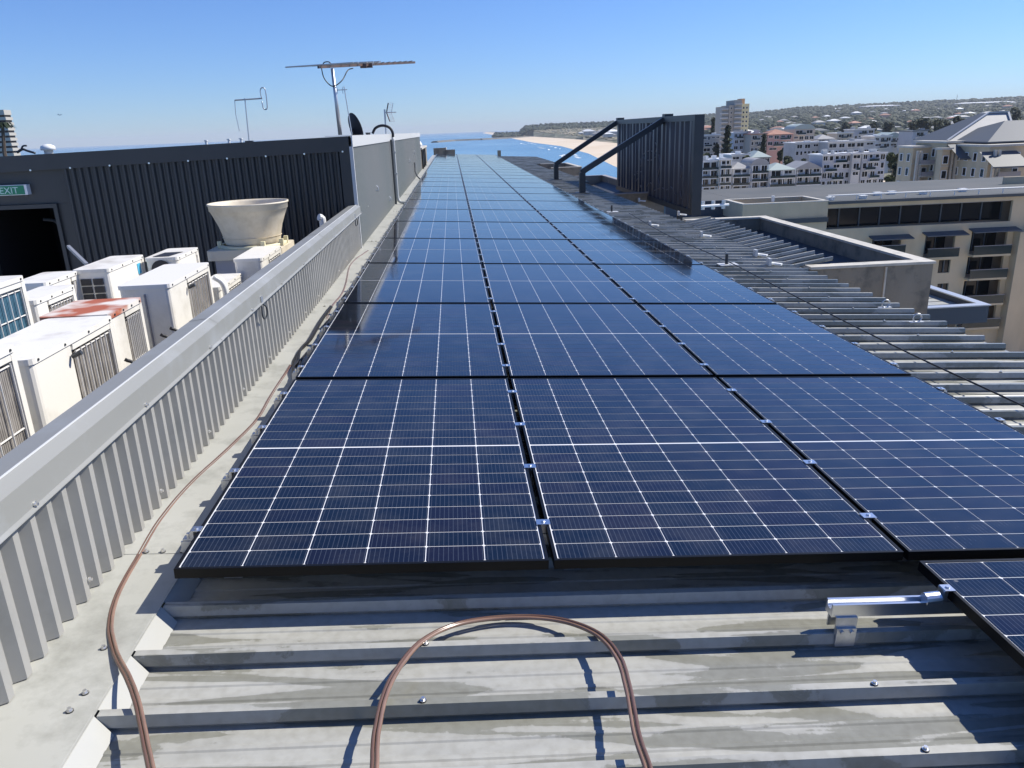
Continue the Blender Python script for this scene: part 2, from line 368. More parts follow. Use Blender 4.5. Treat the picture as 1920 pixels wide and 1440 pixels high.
def link(name, me, parent=None, loc=None, rot=None):
    o = bpy.data.objects.new(name, me); COL.objects.link(o)
    if parent is not None: o.parent = parent
    if loc is not None: o.location = loc
    if rot is not None: o.rotation_euler = rot
    return o
def tag(o, label=None, cat=None, group=None, kind=None):
    for k, v in (('label', label), ('category', cat), ('group', group), ('kind', kind)):
        if v is not None: o[k] = v
    return o
def thing(name, label, cat, loc=(0, 0, 0), rot=(0, 0, 0), group=None):
    o = bpy.data.objects.new(name, None); COL.objects.link(o); o.empty_display_size = .1
    o.location = loc; o.rotation_euler = rot
    o.matrix_basis = Matrix.LocRotScale(Vector(loc), Matrix.Rotation(rot[2], 3, 'Z') @ Matrix.Rotation(rot[1], 3, 'Y') @ Matrix.Rotation(rot[0], 3, 'X'), None)
    return tag(o, label, cat, group)
def struct(name, loc=(0, 0, 0), rot=(0, 0, 0)):
    o = thing(name, None, None, loc, rot); o['kind'] = 'structure'; return o
def smooth_path(pts, n=8):
    pts = [Vector(p) for p in pts]; out = []
    P = [pts[0] * 2 - pts[1]] + pts + [pts[-1] * 2 - pts[-2]]
    for i in range(1, len(P) - 2):
        for k in range(n):
            t = k / n; a, b, c, d = P[i - 1], P[i], P[i + 1], P[i + 2]
            out.append(.5 * ((2 * b) + (c - a) * t + (2 * a - 5 * b + 4 * c - d) * t * t + (3 * b - a - 3 * c + d) * t ** 3))
    out.append(pts[-1]); return out
ordn = ['first', 'second', 'third', 'fourth', 'fifth', 'sixth', 'seventh', 'eighth', 'ninth', 'tenth', 'eleventh', 'twelfth', 'thirteenth', 'fourteenth', 'fifteenth',
        'sixteenth', 'seventeenth', 'eighteenth', 'nineteenth', 'twentieth', 'twenty-first', 'twenty-second', 'twenty-third', 'twenty-fourth']

# ================================================================ FAR SETTING
ZS = -32.0
def groundpoly(name, pts, z, m, kind='structure'):
    b = MB(); b.face([(p[0], p[1], z) for p in pts]); o = b.build(name, m); o['kind'] = kind; return o
b = MB(); b.face([(-19000, -3000, ZS), (19000, -3000, ZS), (19000, 22000, ZS), (-19000, 22000, ZS)]); sea = b.build('sea', M['sea']); sea['kind'] = 'structure'
shore_px = [(905, 249.6), (940, 255.5), (1000, 267.5), (1052, 274), (1104, 288), (1146, 309), (1166, 318)]
shore = [atZ(x, y, ZS) for x, y in shore_px]
back_px = [(912, 247.6), (945, 251), (1000, 257), (1083, 263), (1167, 272), (1200, 278)]
back = [atZ(x, y, ZS) for x, y in back_px]
near_sh = [(118, 420), (92, 300), (70, 180), (55, 60), (50, -300)]
sandp = [(p.x, p.y) for p in shore] + near_sh + [(120, -300), (120, 60), (150, 180), (180, 300)] + [(p.x, p.y) for p in reversed(back)]
def strip(name, A, B, za, zb, m, kind='structure'):
    b = MB(); n = min(len(A), len(B))
    for i in range(n - 1):
        b.face([(A[i][0], A[i][1], za), (A[i + 1][0], A[i + 1][1], za), (B[i + 1][0], B[i + 1][1], zb), (B[i][0], B[i][1], zb)])
    o = b.build(name, m); o['kind'] = kind; return o
A = [(p.x, p.y) for p in shore] + near_sh
Bk = [(back[0].x, back[0].y), (back[1].x, back[1].y), (back[2].x, back[2].y), ((back[2].x + back[3].x) / 2, (back[2].y + back[3].y) / 2), (back[3].x, back[3].y), (back[4].x, back[4].y), (back[5].x, back[5].y)] + [(230, 470), (190, 300), (150, 180), (120, 60), (110, -300)]
strip('beach', A, Bk, ZS + .05, ZS + 2.2, M['sand'])
# surf lines just off the beach
fo = MB()
for k, off in enumerate((16, 34)):
    for i in range(1, len(shore) - 1):
        p, q = shore[i], shore[i + 1]; d = (q - p); nrm = Vector((-d.y, d.x, 0)).normalized()
        if nrm.x > 0: nrm = -nrm
        for s_ in range(3):
            t0 = (s_ + random.random() * .4) / 6; t1 = t0 + random.uniform(.05, .13); w = random.uniform(2, 5)
            a = p + d * t0 + nrm * off * random.uniform(.7, 1.3); c = p + d * t1 + nrm * off
            fo.face([(a.x, a.y, ZS + .12), (c.x, c.y, ZS + .12), (c.x + nrm.x * w, c.y + nrm.y * w, ZS + .12), (a.x + nrm.x * w, a.y + nrm.y * w, ZS + .12)])
tag(fo.build('surf_foam', M['foam']), kind='stuff')
# breakwater of rock
bp = [atZ(x, y, ZS) for x, y in ((815, 267.5), (850, 264.5), (900, 262.5), (945, 260), (1000, 257))]
bw = MB()
for i in range(len(bp) - 1):
    p, q = bp[i], bp[i + 1]; d = (q - p).normalized(); n_ = Vector((-d.y, d.x, 0)) * 14; h = Vector((0, 0, 5.0))
    n2_ = n_ * .45
    bw.hexa([p - n_, q - n_, q + n_, p + n_, p - n2_ + h, q - n2_ + h, q + n2_ + h, p + n2_ + h])
bwo = bw.build('breakwater', M['rock']); tag(bwo, 'long dark rock breakwater reaching from the sandy beach into the blue sea', 'breakwater')
# land and hills: one sheet that rises to the skyline
sky_px = [(905, 246.2), (925, 243), (960, 238), (1000, 235.5), (1060, 232), (1110, 230.5), (1165, 228), (1240, 222), (1320, 214), (1410, 209.5), (1500, 200), (1600, 195), (1700, 190), (1800, 185.5), (1920, 180), (2100, 172), (2400, 160), (2900, 150)]
LD = [120, 220, 330, 480, 700, 1000, 1400, 2000, 2800, 3600, 4600]
cols = []
for i, (x, y) in enumerate(sky_px):
    ridge = atY(x, y + 3.0, 4600)
    dirx = ridge.x / 4600
    c = []
    # where the land starts on this bearing
    start = 0
    for D in LD:
        t = max(0, (D - 900) / 3700.0); z = ZS + 2.2 + (ridge.z - (ZS + 2.2)) * (t ** 1.6)
        c.append((dirx * D, D, z))
    cols.append(c)
# bearings left of the beach root: land only beyond the shore distance
def backdist(dirx):
    best = 250
    pts = Bk
    for i in range(len(pts) - 1):
        d0 = pts[i][0] / pts[i][1] if pts[i][1] > 0 else 9; d1 = pts[i + 1][0] / pts[i + 1][1] if pts[i + 1][1] > 0 else 9
        if (d0 - dirx) * (d1 - dirx) <= 0 and d0 != d1 and pts[i][1] > 0 and pts[i + 1][1] > 0:
            t = (dirx - d0) / (d1 - d0); best = pts[i][1] + (pts[i + 1][1] - pts[i][1]) * t
            return best
    return 4600 if dirx < pts[0][0] / pts[0][1] else 120
lb = MB()
fine = []
for i in range(len(cols) - 1):
    for s_ in range(3):
        t = s_ / 3; fine.append([tuple(cols[i][k][j] * (1 - t) + cols[i + 1][k][j] * t for j in range(3)) for k in range(len(LD))])
fine.append(cols[-1])
for i, c in enumerate(fine):
    dirx = c[0][0] / c[0][1]; bd = backdist(dirx)
    fine[i] = [(x_, y_, z_) if y_ >= bd else (dirx * bd, bd, ZS + 2.2) for (x_, y_, z_) in c]
for i in range(len(fine) - 1):
    for k in range(len(LD) - 1):
        q = [fine[i][k], fine[i + 1][k], fine[i + 1][k + 1], fine[i][k + 1]]
        if abs(q[0][1] - q[3][1]) < 1e-3 and abs(q[1][1] - q[2][1]) < 1e-3: continue
        lb.face(q)
land = lb.build('land', M['land']); land['kind'] = 'structure'
groundpoly('street_ground', [(40, -300), (3000, -300), (3000, 420), (230, 420), (110, 60)], ZS + 2.0, M['asphalt'])
def landz(dirx, D):
    bx = None
    for i in range(len(fine) - 1):
        a = fine[i][-1]; c = fine[i + 1][-1]; da = a[0] / a[1]; dc = c[0] / c[1]
        if da <= dirx <= dc:
            t = (dirx - da) / (dc - da); rz = a[2] * (1 - t) + c[2] * t; tt = max(0, (D - 900) / 3700.0)
            return ZS + 2.2 + (rz - ZS - 2.2) * (tt ** 1.6)
    return ZS + 2.2
# dune scrub behind the beach
strip('dune_scrub', Bk[:8], [(p[0] * 1.02 + 60 + 25 * i, p[1] + 20) for i, p in enumerate(Bk[:8])], ZS + 2.5, ZS + 3.6, M['dune'])
# lake and sports ground
pts = [atZ(x, y, ZS + 3) for x, y in ((1540, 247), (1606, 245), (1606, 239.5), (1550, 240.5))]
groundpoly('lake_water', pts, ZS + 3.0, M['sea'])
pts = [atZ(x, y, ZS + 3) for x, y in ((1596, 244), (1765, 246), (1760, 237), (1660, 232), (1590, 235))]
groundpoly('sports_field', pts, ZS + 2.9, M['grass'])

# distant woodland: clumps as one mass
def clump(mb, c, r, h, n=6, rnd=random):
    b0 = len(mb.v); rows = ((1.0, .15), (.95, .55), (.5, .9))
    for rr, zz in rows:
        for j in range(n):
            a = 2 * math.pi * j / n + rr; k = r * rr * rnd.uniform(.75, 1.2)
            mb.v.append((c[0] + k * math.cos(a), c[1] + k * math.sin(a), c[2] + h * zz * rnd.uniform(.9, 1.1)))
    mb.v.append((c[0], c[1], c[2] + h))
    for i in range(2):
        for j in range(n):
            k = (j + 1) % n; mb.f.append((b0 + i * n + j, b0 + i * n + k, b0 + (i + 1) * n + k, b0 + (i + 1) * n + j)); mb.mi.append(0)
    for j in range(n): mb.f.append((b0 + 2 * n + j, b0 + 2 * n + (j + 1) % n, b0 + 3 * n)); mb.mi.append(0)
rw = random.Random(3)
wd = MB()
dmin = fine[0][-1][0] / fine[0][-1][1]; dmax = .95
for _ in range(11000):
    dx = dmin + .015 + (dmax - dmin) * rw.random() ** 1.05
    D = 4600 * (rw.random() ** .75) + 0
    lim = max(620, backdist(dx) + 90)
    if D < lim: D = rw.uniform(max(1900, lim + 300), 4600)
    if D < 1500 and rw.random() < .35: continue
    if dx < .235: D = rw.uniform(3500, 4600)
    z = landz(dx, D); s_ = rw.uniform(.45, 1.35) * (1 + D / 6000)
    wx = dx * D
    clump(wd, (wx, D, z - 2), 9 * s_, 9.5 * rw.uniform(.7, 1.3) + 2, 6, rw)
tag(wd.build('distant_woodland', M['leaf_far']), kind='stuff')
db = MB()
for _ in range(1500):
    dx = rw.uniform(.04, .235); D = rw.uniform(1000, 3500)
    if D < backdist(dx) + 60: continue
    clump(db, (dx * D, D, landz(dx, D) - .5), rw.uniform(4, 10), rw.uniform(1.5, 4.5), 6, rw)
tag(db.build('coastal_scrub', M['dune']), kind='stuff')
# taller dark belt along the far headland behind the beach
bl = MB()
for _ in range(420):
    x = rw.uniform(930, 1190); D = rw.uniform(3900, 4550); p = atY(x, 240, D); zz = landz(p.x / D, D); clump(bl, (p.x, D, zz - 3), rw.uniform(8, 15), rw.uniform(12, 24), 6, rw)
tag(bl.build('headland_pine_belt', M['leaf_dark']), kind='stuff')

# ---------------------------------------------------------------- generic town building
def win_mesh(w, h, frame, trim):
    b = MB(); b.k = 0
    b.box(-w / 2 + .12, w / 2 - .12, -.04, .0, .12, h - .12)
    b.k = 1
    for x0, x1, z0, z1 in ((-w / 2, w / 2, 0, .12), (-w / 2, w / 2, h - .12, h), (-w / 2, -w / 2 + .12, .12, h - .12), (w / 2 - .12, w / 2, .12, h - .12)):
        b.box(x0, x1, -.14, .0, z0, z1)
    if w > 1.6: b.box(-.05, .05, -.12, -.041, .12, h - .12)
    return b.mesh('window', [M['glass'], trim])
WM = {}
def window(parent, x, z, w, h, y=0.0, trim='white_trim'):
    k = (round(w, 1), round(h, 1), trim)
    if k not in WM: WM[k] = win_mesh(k[0], k[1], None, M[trim])
    return link('window', WM[k], parent, (x, y, z))
def hip_roof(mb, x0, x1, y0, y1, z, h, ov=.5, gable=False):
    x0 -= ov; x1 += ov; y0 -= ov; y1 += ov; w = x1 - x0; d = y1 - y0
    if gable:
        a, c = Vector(((x0 + x1) / 2, y0, z + h)), Vector(((x0 + x1) / 2, y1, z + h))
    elif w >= d: a, c = Vector((x0 + d / 2, (y0 + y1) / 2, z + h)), Vector((x1 - d / 2, (y0 + y1) / 2, z + h))
    else: a, c = Vector(((x0 + x1) / 2, y0 + w / 2, z + h)), Vector(((x0 + x1) / 2, y1 - w / 2, z + h))
    P = [Vector((x0, y0, z)), Vector((x1, y0, z)), Vector((x1, y1, z)), Vector((x0, y1, z))]
    if w >= d and not gable: fs = [(P[0], P[1], c, a), (P[1], P[2], c), (P[2], P[3], a, c), (P[3], P[0], a)]
    else: fs = [(P[0], P[1], a), (P[1], P[2], c, a), (P[2], P[3], c), (P[3], P[0], a, c)]
    for f in fs: mb.face(f)
    mb.face(list(reversed(P)))
    mb.box(x0, x1, y0, y1, z - .25, z - .01)
def house(name, label, cat, px0, px1, ptop, D, depth, wall, roof, rtype, floors=3, nwin=4, fh=3.1, rh=2.5, base=ZS + 2.2, group=None, ww=1.5, wh=1.7, side=False, balcony=False):
    a = atY(px0, ptop, D); c = atY(px1, ptop, D); x0, x1 = a.x, c.x; zt = (a.z + c.z) / 2
    if rtype in ('hip', 'gable'): zt -= rh
    t = thing(name, label, cat, ((x0 + x1) / 2, D, base), group=group); w = (x1 - x0) / 2; H = zt - base
    MB().box(-w, w, 0, depth, 0, H).build('wall', M[wall], t, world=False)
    r = MB()
    if rtype == 'flat':
        r.box(-w - .4, w + .4, -.6, depth + .4, H + .002, H + .45)
    elif rtype == 'arch':
        n = 10
        for i in range(n):
            a0 = math.pi * i / n; a1 = math.pi * (i + 1) / n
            r.face([(-w * math.cos(a0), -.3, H + rh * math.sin(a0)), (-w * math.cos(a1), -.3, H + rh * math.sin(a1)), (-w * math.cos(a1), depth, H + rh * math.sin(a1)), (-w * math.cos(a0), depth, H + rh * math.sin(a0))])
        r.face([(-w * math.cos(math.pi * i / n), -.3, H + rh * math.sin(math.pi * i / n)) for i in range(n + 1)])
    else: hip_roof(r, -w, w, 0, depth, H + .01, rh, .5, rtype == 'gable')
    r.build('roof', M[roof], t, world=False)
    if rtype == 'flat':
        for q in range(RH.randrange(1, 4)):
            bx0 = RH.uniform(-w * .8, w * .5); by0 = RH.uniform(1, depth * .6); MB().box(bx0, bx0 + RH.uniform(.8, 2.5), by0, by0 + 1.5, H + .45, H + RH.uniform(1.0, 2.2)).build('roof_box', M[RH.choice(('grey_tile', 'pale', 'white_trim'))], t, world=False)
        MB().box(-w - .4, w + .4, -.61, -.45, H + .451, H + .7).build('parapet', M['pale'], t, world=False)
    for k in range(floors):
        z = H - (k + 1) * fh + .7
        if z < 0: break
        mode = RH.random() if not balcony else .6; nn = nwin if mode < .45 else max(1, nwin // 2 + RH.randrange(2))
        for j in range(nn):
            if mode > .8 and RH.random() < .25: continue
            x = -w + (j + .5) * 2 * w / nn + RH.uniform(-.12, .12); hh = wh * RH.choice((1, 1, .8, .65))
            window(t, x, z + (wh - hh), min(ww * (1.6 if mode > .45 else 1), 2 * w / nn * RH.uniform(.6, .86)), hh)
        if not balcony and RH.random() < .4:
            bx0 = -w + RH.random() * w; MB().box(bx0, bx0 + w * .8, -1.3, -.15, z - .5, z - .32).build('balcony', M['white_trim'], t, world=False)
            MB().box(bx0, bx0 + w * .8, -1.3, -1.25, z - .32, z + .6).build('balustrade', M['glass_rail'], t, world=False)
        if balcony:
            bb = MB(); bb.box(-w + .2, w - .2, -1.5, -.15, z - .75, z - .55); bb.build('balcony', M['white_trim'], t, world=False)
            br = MB(); br.box(-w + .2, w - .2, -1.5, -1.45, z - .55, z + .35); br.build('balustrade', M['glass_rail'], t, world=False)
            for xx in (-w + .3, 0, w - .3):
                MB().box(xx - .1, xx + .1, -1.44, -1.24, z - .55, z + fh - .78).build('post', M['white_trim'], t, world=False)
        if side:
            for j in range(2):
                me = WM.get('s') or win_mesh(1.4, 1.6, None, M['white_trim']); WM['s'] = me
                link('window', me, t, (w, depth * (.3 + .4 * j), z), (0, 0, math.pi / 2))
    return t
RH = random.Random(5)
T_ = [
 ('house', 'narrow pale flat-roofed townhouse with glass corner, just right of the dark roof screen', 1315, 1347, 303, 300, 'pale_blue', 'white_trim', 'flat', 4, 2, True),
 ('house', 'cream townhouse with open square roof frame beside the glass-cornered one', 1349, 1371, 300, 298, 'pale_warm', 'white_trim', 'flat', 4, 2, True),
 ('house', 'grey townhouse under a low hip roof, third from the roof screen', 1373, 1406, 304, 300, 'pale', 'grey_tile', 'hip', 4, 3, True),
 ('house', 'grey townhouse with a rounded arched gable in the white terrace row', 1408, 1441, 309, 299, 'pale', 'grey_tile', 'arch', 3, 3, True),
 ('house', 'white balconied townhouse under a wide pale green roof', 1443, 1491, 306, 297, 'pale', 'greenroof', 'hip', 3, 5, True),
 ('house', 'white townhouse with a pointed gable and columns', 1493, 1540, 303, 299, 'pale', 'grey_tile', 'gable', 3, 4, True),
 ('house', 'bluish three-storey modern townhouse with slatted windows and a flat roof', 1543, 1597, 291, 300, 'pale_blue', 'white_trim', 'flat', 4, 5, False),
 ('house', 'narrow white stair block with one tall slot window in the terrace row', 1599, 1615, 289, 298, 'pale', 'white_trim', 'flat', 3, 1, False),
 ('house', 'bluish townhouse at the right end of the terrace row beside the trees', 1617, 1662, 288, 300, 'pale_blue', 'white_trim', 'flat', 4, 4, False)]
for nm, lb_, a, c, top, D, wl, rf, rt, fl, nw, bal in T_:
    house(nm, lb_, 'house', a, c, top, D, 12, wl, rf, rt, fl, nw, 3.1, 2.4, balcony=bal, ww=3.4, wh=2.2, group='pale terrace of townhouses')
T2 = [
 ('house', 'white flat-roofed house peeping between terrace and Norfolk pine', 1372, 1405, 291, 345, 'pale', 'white_trim', 'flat', 2, 3),
 ('house', 'dark-walled house with curved pale roof behind the arched-gable townhouse', 1411, 1445, 283, 350, 'slate', 'greenroof', 'hip', 2, 4),
 ('apartment_building', 'glassy grey-green flats beside the Norfolk pine', 1376, 1407, 249, 430, 'pale_blue', 'white_trim', 'flat', 6, 4),
 ('apartment_building', 'brown-trimmed flats with stacked balconies left of the pink building', 1408, 1438, 252, 420, 'tower_grey', 'terracotta', 'flat', 5, 4),
 ('apartment_building', 'pink building under a faded red hipped roof', 1440, 1487, 242, 420, 'pink', 'terracotta', 'hip', 3, 4),
 ('apartment_building', 'cream building with a curved pale roof right of the pink building', 1489, 1528, 242, 430, 'pale_warm', 'greenroof', 'arch', 3, 4),
 ('apartment_building', 'long white building with a dark ribbon of windows above the terrace row', 1492, 1552, 268, 380, 'pale', 'white_trim', 'flat', 2, 8),
 ('apartment_building', 'wide white building with flat overhanging roof, above the modern townhouses', 1553, 1640, 266, 370, 'pale', 'white_trim', 'flat', 2, 9),
 ('house', 'white modern house with rounded roofline near the lake', 1640, 1672, 256, 420, 'pale', 'white_trim', 'flat', 2, 4),
 ('house', 'low white house next to the lake, left of the others', 1534, 1566, 252, 480, 'pale', 'grey_tile', 'hip', 2, 4),
 ('house', 'cream house among the white ones south of the sports field', 1570, 1600, 250, 500, 'pale_warm', 'white_trim', 'flat', 2, 4),
 ('house', 'lilac-grey terrace house close to the sports field', 1602, 1640, 243, 520, 'pale_blue', 'white_trim', 'flat', 2, 5),
 ('house', 'bright white gabled house in front of the sports field', 1655, 1700, 248, 450, 'pale_blue', 'greenroof', 'gable', 2, 5),
 ('house', 'light blue house half hidden by the Victorian flats', 1712, 1740, 246, 430, 'pale_blue', 'slate', 'flat', 2, 3),
 ('apartment_building', 'brown brick flats left of the Norfolk pine below the tower', 1318, 1350, 254, 450, 'tower_grey', 'white_trim', 'flat', 5, 4),
 ('house', 'long low white roofed hall beside the tower foot', 1378, 1424, 242, 560, 'pale_warm', 'white_trim', 'hip', 1, 5)]
for nm, lb_, a, c, top, D, wl, rf, rt, fl, nw in T2:
    house(nm, lb_, 'house' if nm == 'house' else 'apartment building', a, c, top, D, 14, wl, rf, rt, fl, nw, 3.1, 2.6, ww=2.6, wh=1.9)
# small far houses sprinkled among the trees
protos = []
for k, (wl, rf) in enumerate((('pale', 'grey_tile'), ('pale_warm', 'terracotta'), ('pale', 'white_trim'), ('pale_warm', 'slate'), ('pink', 'terracotta'))):
    b = MB(); b.k = 0; b.box(-7, 7, 0, 10, 0, 5); b.k = 1; hip_roof(b, -7, 7, 0, 10, 5.02, 2.4, .6)
    protos.append(b.mesh('far_house', [M[wl], M[rf]]))
desc = ['grey-roofed', 'red-roofed', 'white-roofed', 'dark-roofed', 'pink red-roofed']
rf_ = random.Random(11)
for i in range(150):
    x = rf_.uniform(1040, 1900); D = rf_.choice((rf_.uniform(700, 1300), rf_.uniform(1100, 2200), rf_.uniform(1800, 3600)))
    if x < 1330: D = rf_.uniform(1300, 2300)
    dx = ray(x, 230).x; k = rf_.choice((0, 0, 2, 2, 0, 1, 3, 2, 4, 0, 2))
    if D < backdist(dx) + 120: continue
    s_ = rf_.uniform(.8, 1.7)
    o = link('far_house', protos[k], None, (dx * D, D, landz(dx, D) + (3 if D > 1000 else 0))); o.scale = (s_ * 1.3, s_, s_ * rf_.uniform(.8, 1.3)); o.rotation_euler = (0, 0, rf_.uniform(-.4, .4))
    tag(o, 'small %s house far off among the dark trees of the suburb' % desc[k], 'house', 'far %s houses among trees' % desc[k])
b = MB()
for i, (x, y, wpx) in enumerate(((1640, 197.5, 50), (1745, 193, 26), (1830, 190, 70), (1560, 203, 22))):
    pass
for i, (x0, x1, y, D, lab) in enumerate(((1560, 1592, 203.5, 3900, 'long white warehouse roof high on the far hill, leftmost of its kind'), (1622, 1690, 199, 3800, 'very long white warehouse roof on the far hill above the lake'), (1800, 1905, 193.5, 3600, 'long bluish warehouse roof near the right edge of the far hill'))):
    a = atY(x0, y, D); c = atY(x1, y, D); t = thing('warehouse', lab, 'warehouse', ((a.x + c.x) / 2, D, a.z - 22))
    w = (c.x - a.x) / 2; MB().box(-w, w, 0, 60, 0, 20).build('wall', M['pale_blue'], t, world=False); rr = MB(); hip_roof(rr, -w, w, 0, 60, 20.1, 4, 1); rr.build('roof', M['white_trim'], t, world=False)
# radio mast on the skyline
p = atY(1794, 186, 3500); t = thing('radio_mast', 'thin lattice radio mast on the far skyline near the right edge', 'mast', (p.x, 3500, p.z - 10))
MB().tube([(0, 0, 0), (0, 0, 30)], 1.2, 4, taper=.4).build('pole', M['ant_dark'], t, world=False); MB().box(-2.2, 2.2, -.3, .3, 22, 23.5).build('crossarm', M['ant_dark'], t, world=False)

# ---------------------------------------------------------------- trees
def foliage(mb, c, rx, rz, n, size, rnd, shape='ball'):
    for _ in range(n):
        if shape == 'cone':
            t = rnd.random() ** .8; z = (t - .5) * 2 * rz; r = rx * (1 - t * .93) * (.30 + .70 * max(0, math.cos(t * 60)) ** .6) * rnd.random() ** .6 + .15; z -= .05 * r
        else:
            u = rnd.uniform(-1, 1); z = u * rz; r = rx * math.sqrt(max(0, 1 - u * u)) * rnd.uniform(.55, 1.05)
        a = rnd.uniform(0, 2 * math.pi); p = Vector((c[0] + r * math.cos(a), c[1] + r * math.sin(a), c[2] + z))
        d1 = Vector((rnd.gauss(0, 1), rnd.gauss(0, 1), rnd.gauss(0, .6))).normalized() * size * rnd.uniform(.6, 1.3); d2 = d1.orthogonal().normalized() * size * rnd.uniform(.4, .9)
        mb.face([p - d1, p + d2, p + d1, p - d2])
def tree(name, label, cat, x, y, z, h, r, m, rnd, n=700, size=.5, shape='ball', trunk=.3, group=None):
    t = thing(name, label, cat, (x, y, z), group=group)
    tk = MB(); tk.tube([(0, 0, 0), (r * .05, 0, h * .45), (0, 0, h * (.95 if shape == 'cone' else .8))], trunk, 7, taper=trunk * .25)
    if shape != 'cone':
        for k in range(5):
            a = k * 1.3; tk.tube([(0, 0, h * .4), (r * .5 * math.cos(a), r * .5 * math.sin(a), h * .68)], trunk * .45, 5, taper=trunk * .15)
    tk.build('trunk', M['bark'], t, world=False)
    f = MB()
    if shape == 'cone': foliage(f, (0, 0, h * .55), r, h * .45, n, size, rnd, 'cone')
    else:
        for k in range(7):
            a = rnd.uniform(0, 6.28); q = r * rnd.uniform(.2, .6); foliage(f, (q * math.cos(a), q * math.sin(a), h * rnd.uniform(.55, .82)), r * rnd.uniform(.4, .6), r * rnd.uniform(.35, .5), n // 7, size, rnd)
    f.build('crown', M[m], t, world=False); return t
rt = random.Random(21)
def tree_at(name, label, cat, px, pyb, pyt, D, rpx, m, **kw):
    zb = ZS + 2.2; top = atY(px, pyt, D); h = top.z - zb; r = rpx * D / FPX
    return tree(name, label, cat, top.x, D, zb, h, r, m, rt, **kw)
tree_at('norfolk_pine', 'tall dark Norfolk pine standing in front of the tower', 'tree', 1365, 295, 236, 400, 22, 'leaf_dark', n=1500, size=1.1, shape='cone', trunk=.5)
tree_at('norfolk_pine', 'slim dark pine between the pink building and the balconied flats', 'tree', 1433, 290, 252, 380, 8, 'leaf_dark', n=900, size=.9, shape='cone', trunk=.4)
tree_at('norfolk_pine', 'dark pine beside the brick flats at the edge of the roof screen', 'tree', 1338, 260, 222, 600, 12, 'leaf_dark', n=900, size=1.5, shape='cone', trunk=.5)
tree_at('street_tree', 'round green tree in front of the pink building', 'tree', 1482, 290, 278, 330, 9, 'leaf_mid', n=800, size=.8)
tree_at('street_tree', 'olive tree at the right end of the terrace row', 'tree', 1680, 340, 272, 280, 14, 'leaf_mid', n=1600, size=.7)
tree_at('street_tree', 'broad shady tree left of the Victorian flats', 'tree', 1697, 350, 290, 240, 17, 'leaf_dark', n=1800, size=.6)
tree_at('street_tree', 'small green tree between the terrace end and the Victorian flats', 'tree', 1672, 350, 318, 250, 10, 'leaf_mid', n=900, size=.6)
tree_at('street_tree', 'tree with pale new leaves behind the Victorian flats corner', 'tree', 1705, 300, 266, 330, 14, 'leaf_mid', n=1200, size=.8)
for k, (x, yt, D, r) in enumerate(((1640, 222, 900, 10), (1735, 214, 700, 14), (1768, 212, 620, 16), (1800, 205, 640, 12), (1905, 196, 800, 14), (1668, 226, 820, 12), (1718, 222, 760, 11), (1585, 224, 950, 12))):
    tree_at('park_tree', 'dark tree beyond the sports field, %s from the left' % ordn[k if k < 0 else [1, 4, 5, 6, 7, 2, 3, 0][k]], 'tree', x, 0, yt, D, r, 'leaf_dark', n=700, size=1.6, trunk=.6, group='dark trees beyond the sports field')

rk = random.Random(8); tx = []
for k in range(22): tx.append((1325 + k * 15.5 + rk.uniform(-4, 4)))
for k, x in enumerate(tx):
    D = rk.choice((322, 340, 362, 398, 440)); yt = {322: 290, 340: 283, 362: 276, 398: 268, 440: 256}[D] + rk.uniform(-4, 5)
    tree_at('street_tree', 'leafy street tree among the pale houses, %s from the left' % ordn[k], 'tree', x, 0, yt, D, rk.uniform(5, 9), rk.choice(('leaf_dark', 'leaf_mid', 'leaf_dark')), n=420, size=.9, trunk=.35, group='street trees among the pale houses')
# ---------------------------------------------------------------- the tower
D = 560
def px_w(x): return atY(x, 200, D).x
zt = lambda y, x=1380: atY(x, y, D).z
t = thing('tower_block', 'tall tower block with grey balconied shaft and sunlit yellow side on the skyline', 'tower', (px_w(1380), D, ZS + 2.2)); bx = t.location.x; bz = t.location.z
MB().box(px_w(1356) - bx, px_w(1368) - bx, 2, 16, 0, zt(199) - bz).build('shaft', M['tower_grey'], t, world=False)
MB().box(px_w(1368.2) - bx, px_w(1378) - bx, 1, 18, 0, zt(197) - bz).build('shaft', M['tower_grey'], t, world=False)
MB().box(px_w(1378.2) - bx, px_w(1391) - bx, 0, 19, 0, zt(187.5) - bz).build('shaft', M['tower_grey'], t, world=False)
MB().box(px_w(1391.2) - bx, px_w(1406) - bx, 1, 19, 0, zt(195) - bz).build('shaft', M['yellow'], t, world=False)
MB().box(px_w(1393) - bx, px_w(1400) - bx, 4, 12, zt(195) - bz + .01, zt(185) - bz).build('lift_housing', M['orange'], t, world=False)
for k in range(14):
    z = zt(199) - bz - 1.2 - 3.0 * k
    MB().box(px_w(1352.5) - bx, px_w(1367) - bx, .4, 1.98, z - .9, z).build('balcony', M['pale'], t, world=False)
    MB().box(px_w(1377) - bx, px_w(1390.5) - bx, -1.8, -.02, z + 2.1, z + 3.0).build('balcony', M['pale'], t, world=False)
    for x in (1372.5, 1395.5, 1401.5):
        window(t, px_w(x) - bx, z - .8, 1.3, 1.4, .98)
for k in range(13):
    for j in range(3): link('window', WM.get('s') or win_mesh(1.4, 1.6, None, M['white_trim']), t, (px_w(1406) - bx, 4 + 5 * j, zt(195) - bz - 3 - 3 * k), (0, 0, math.pi / 2))

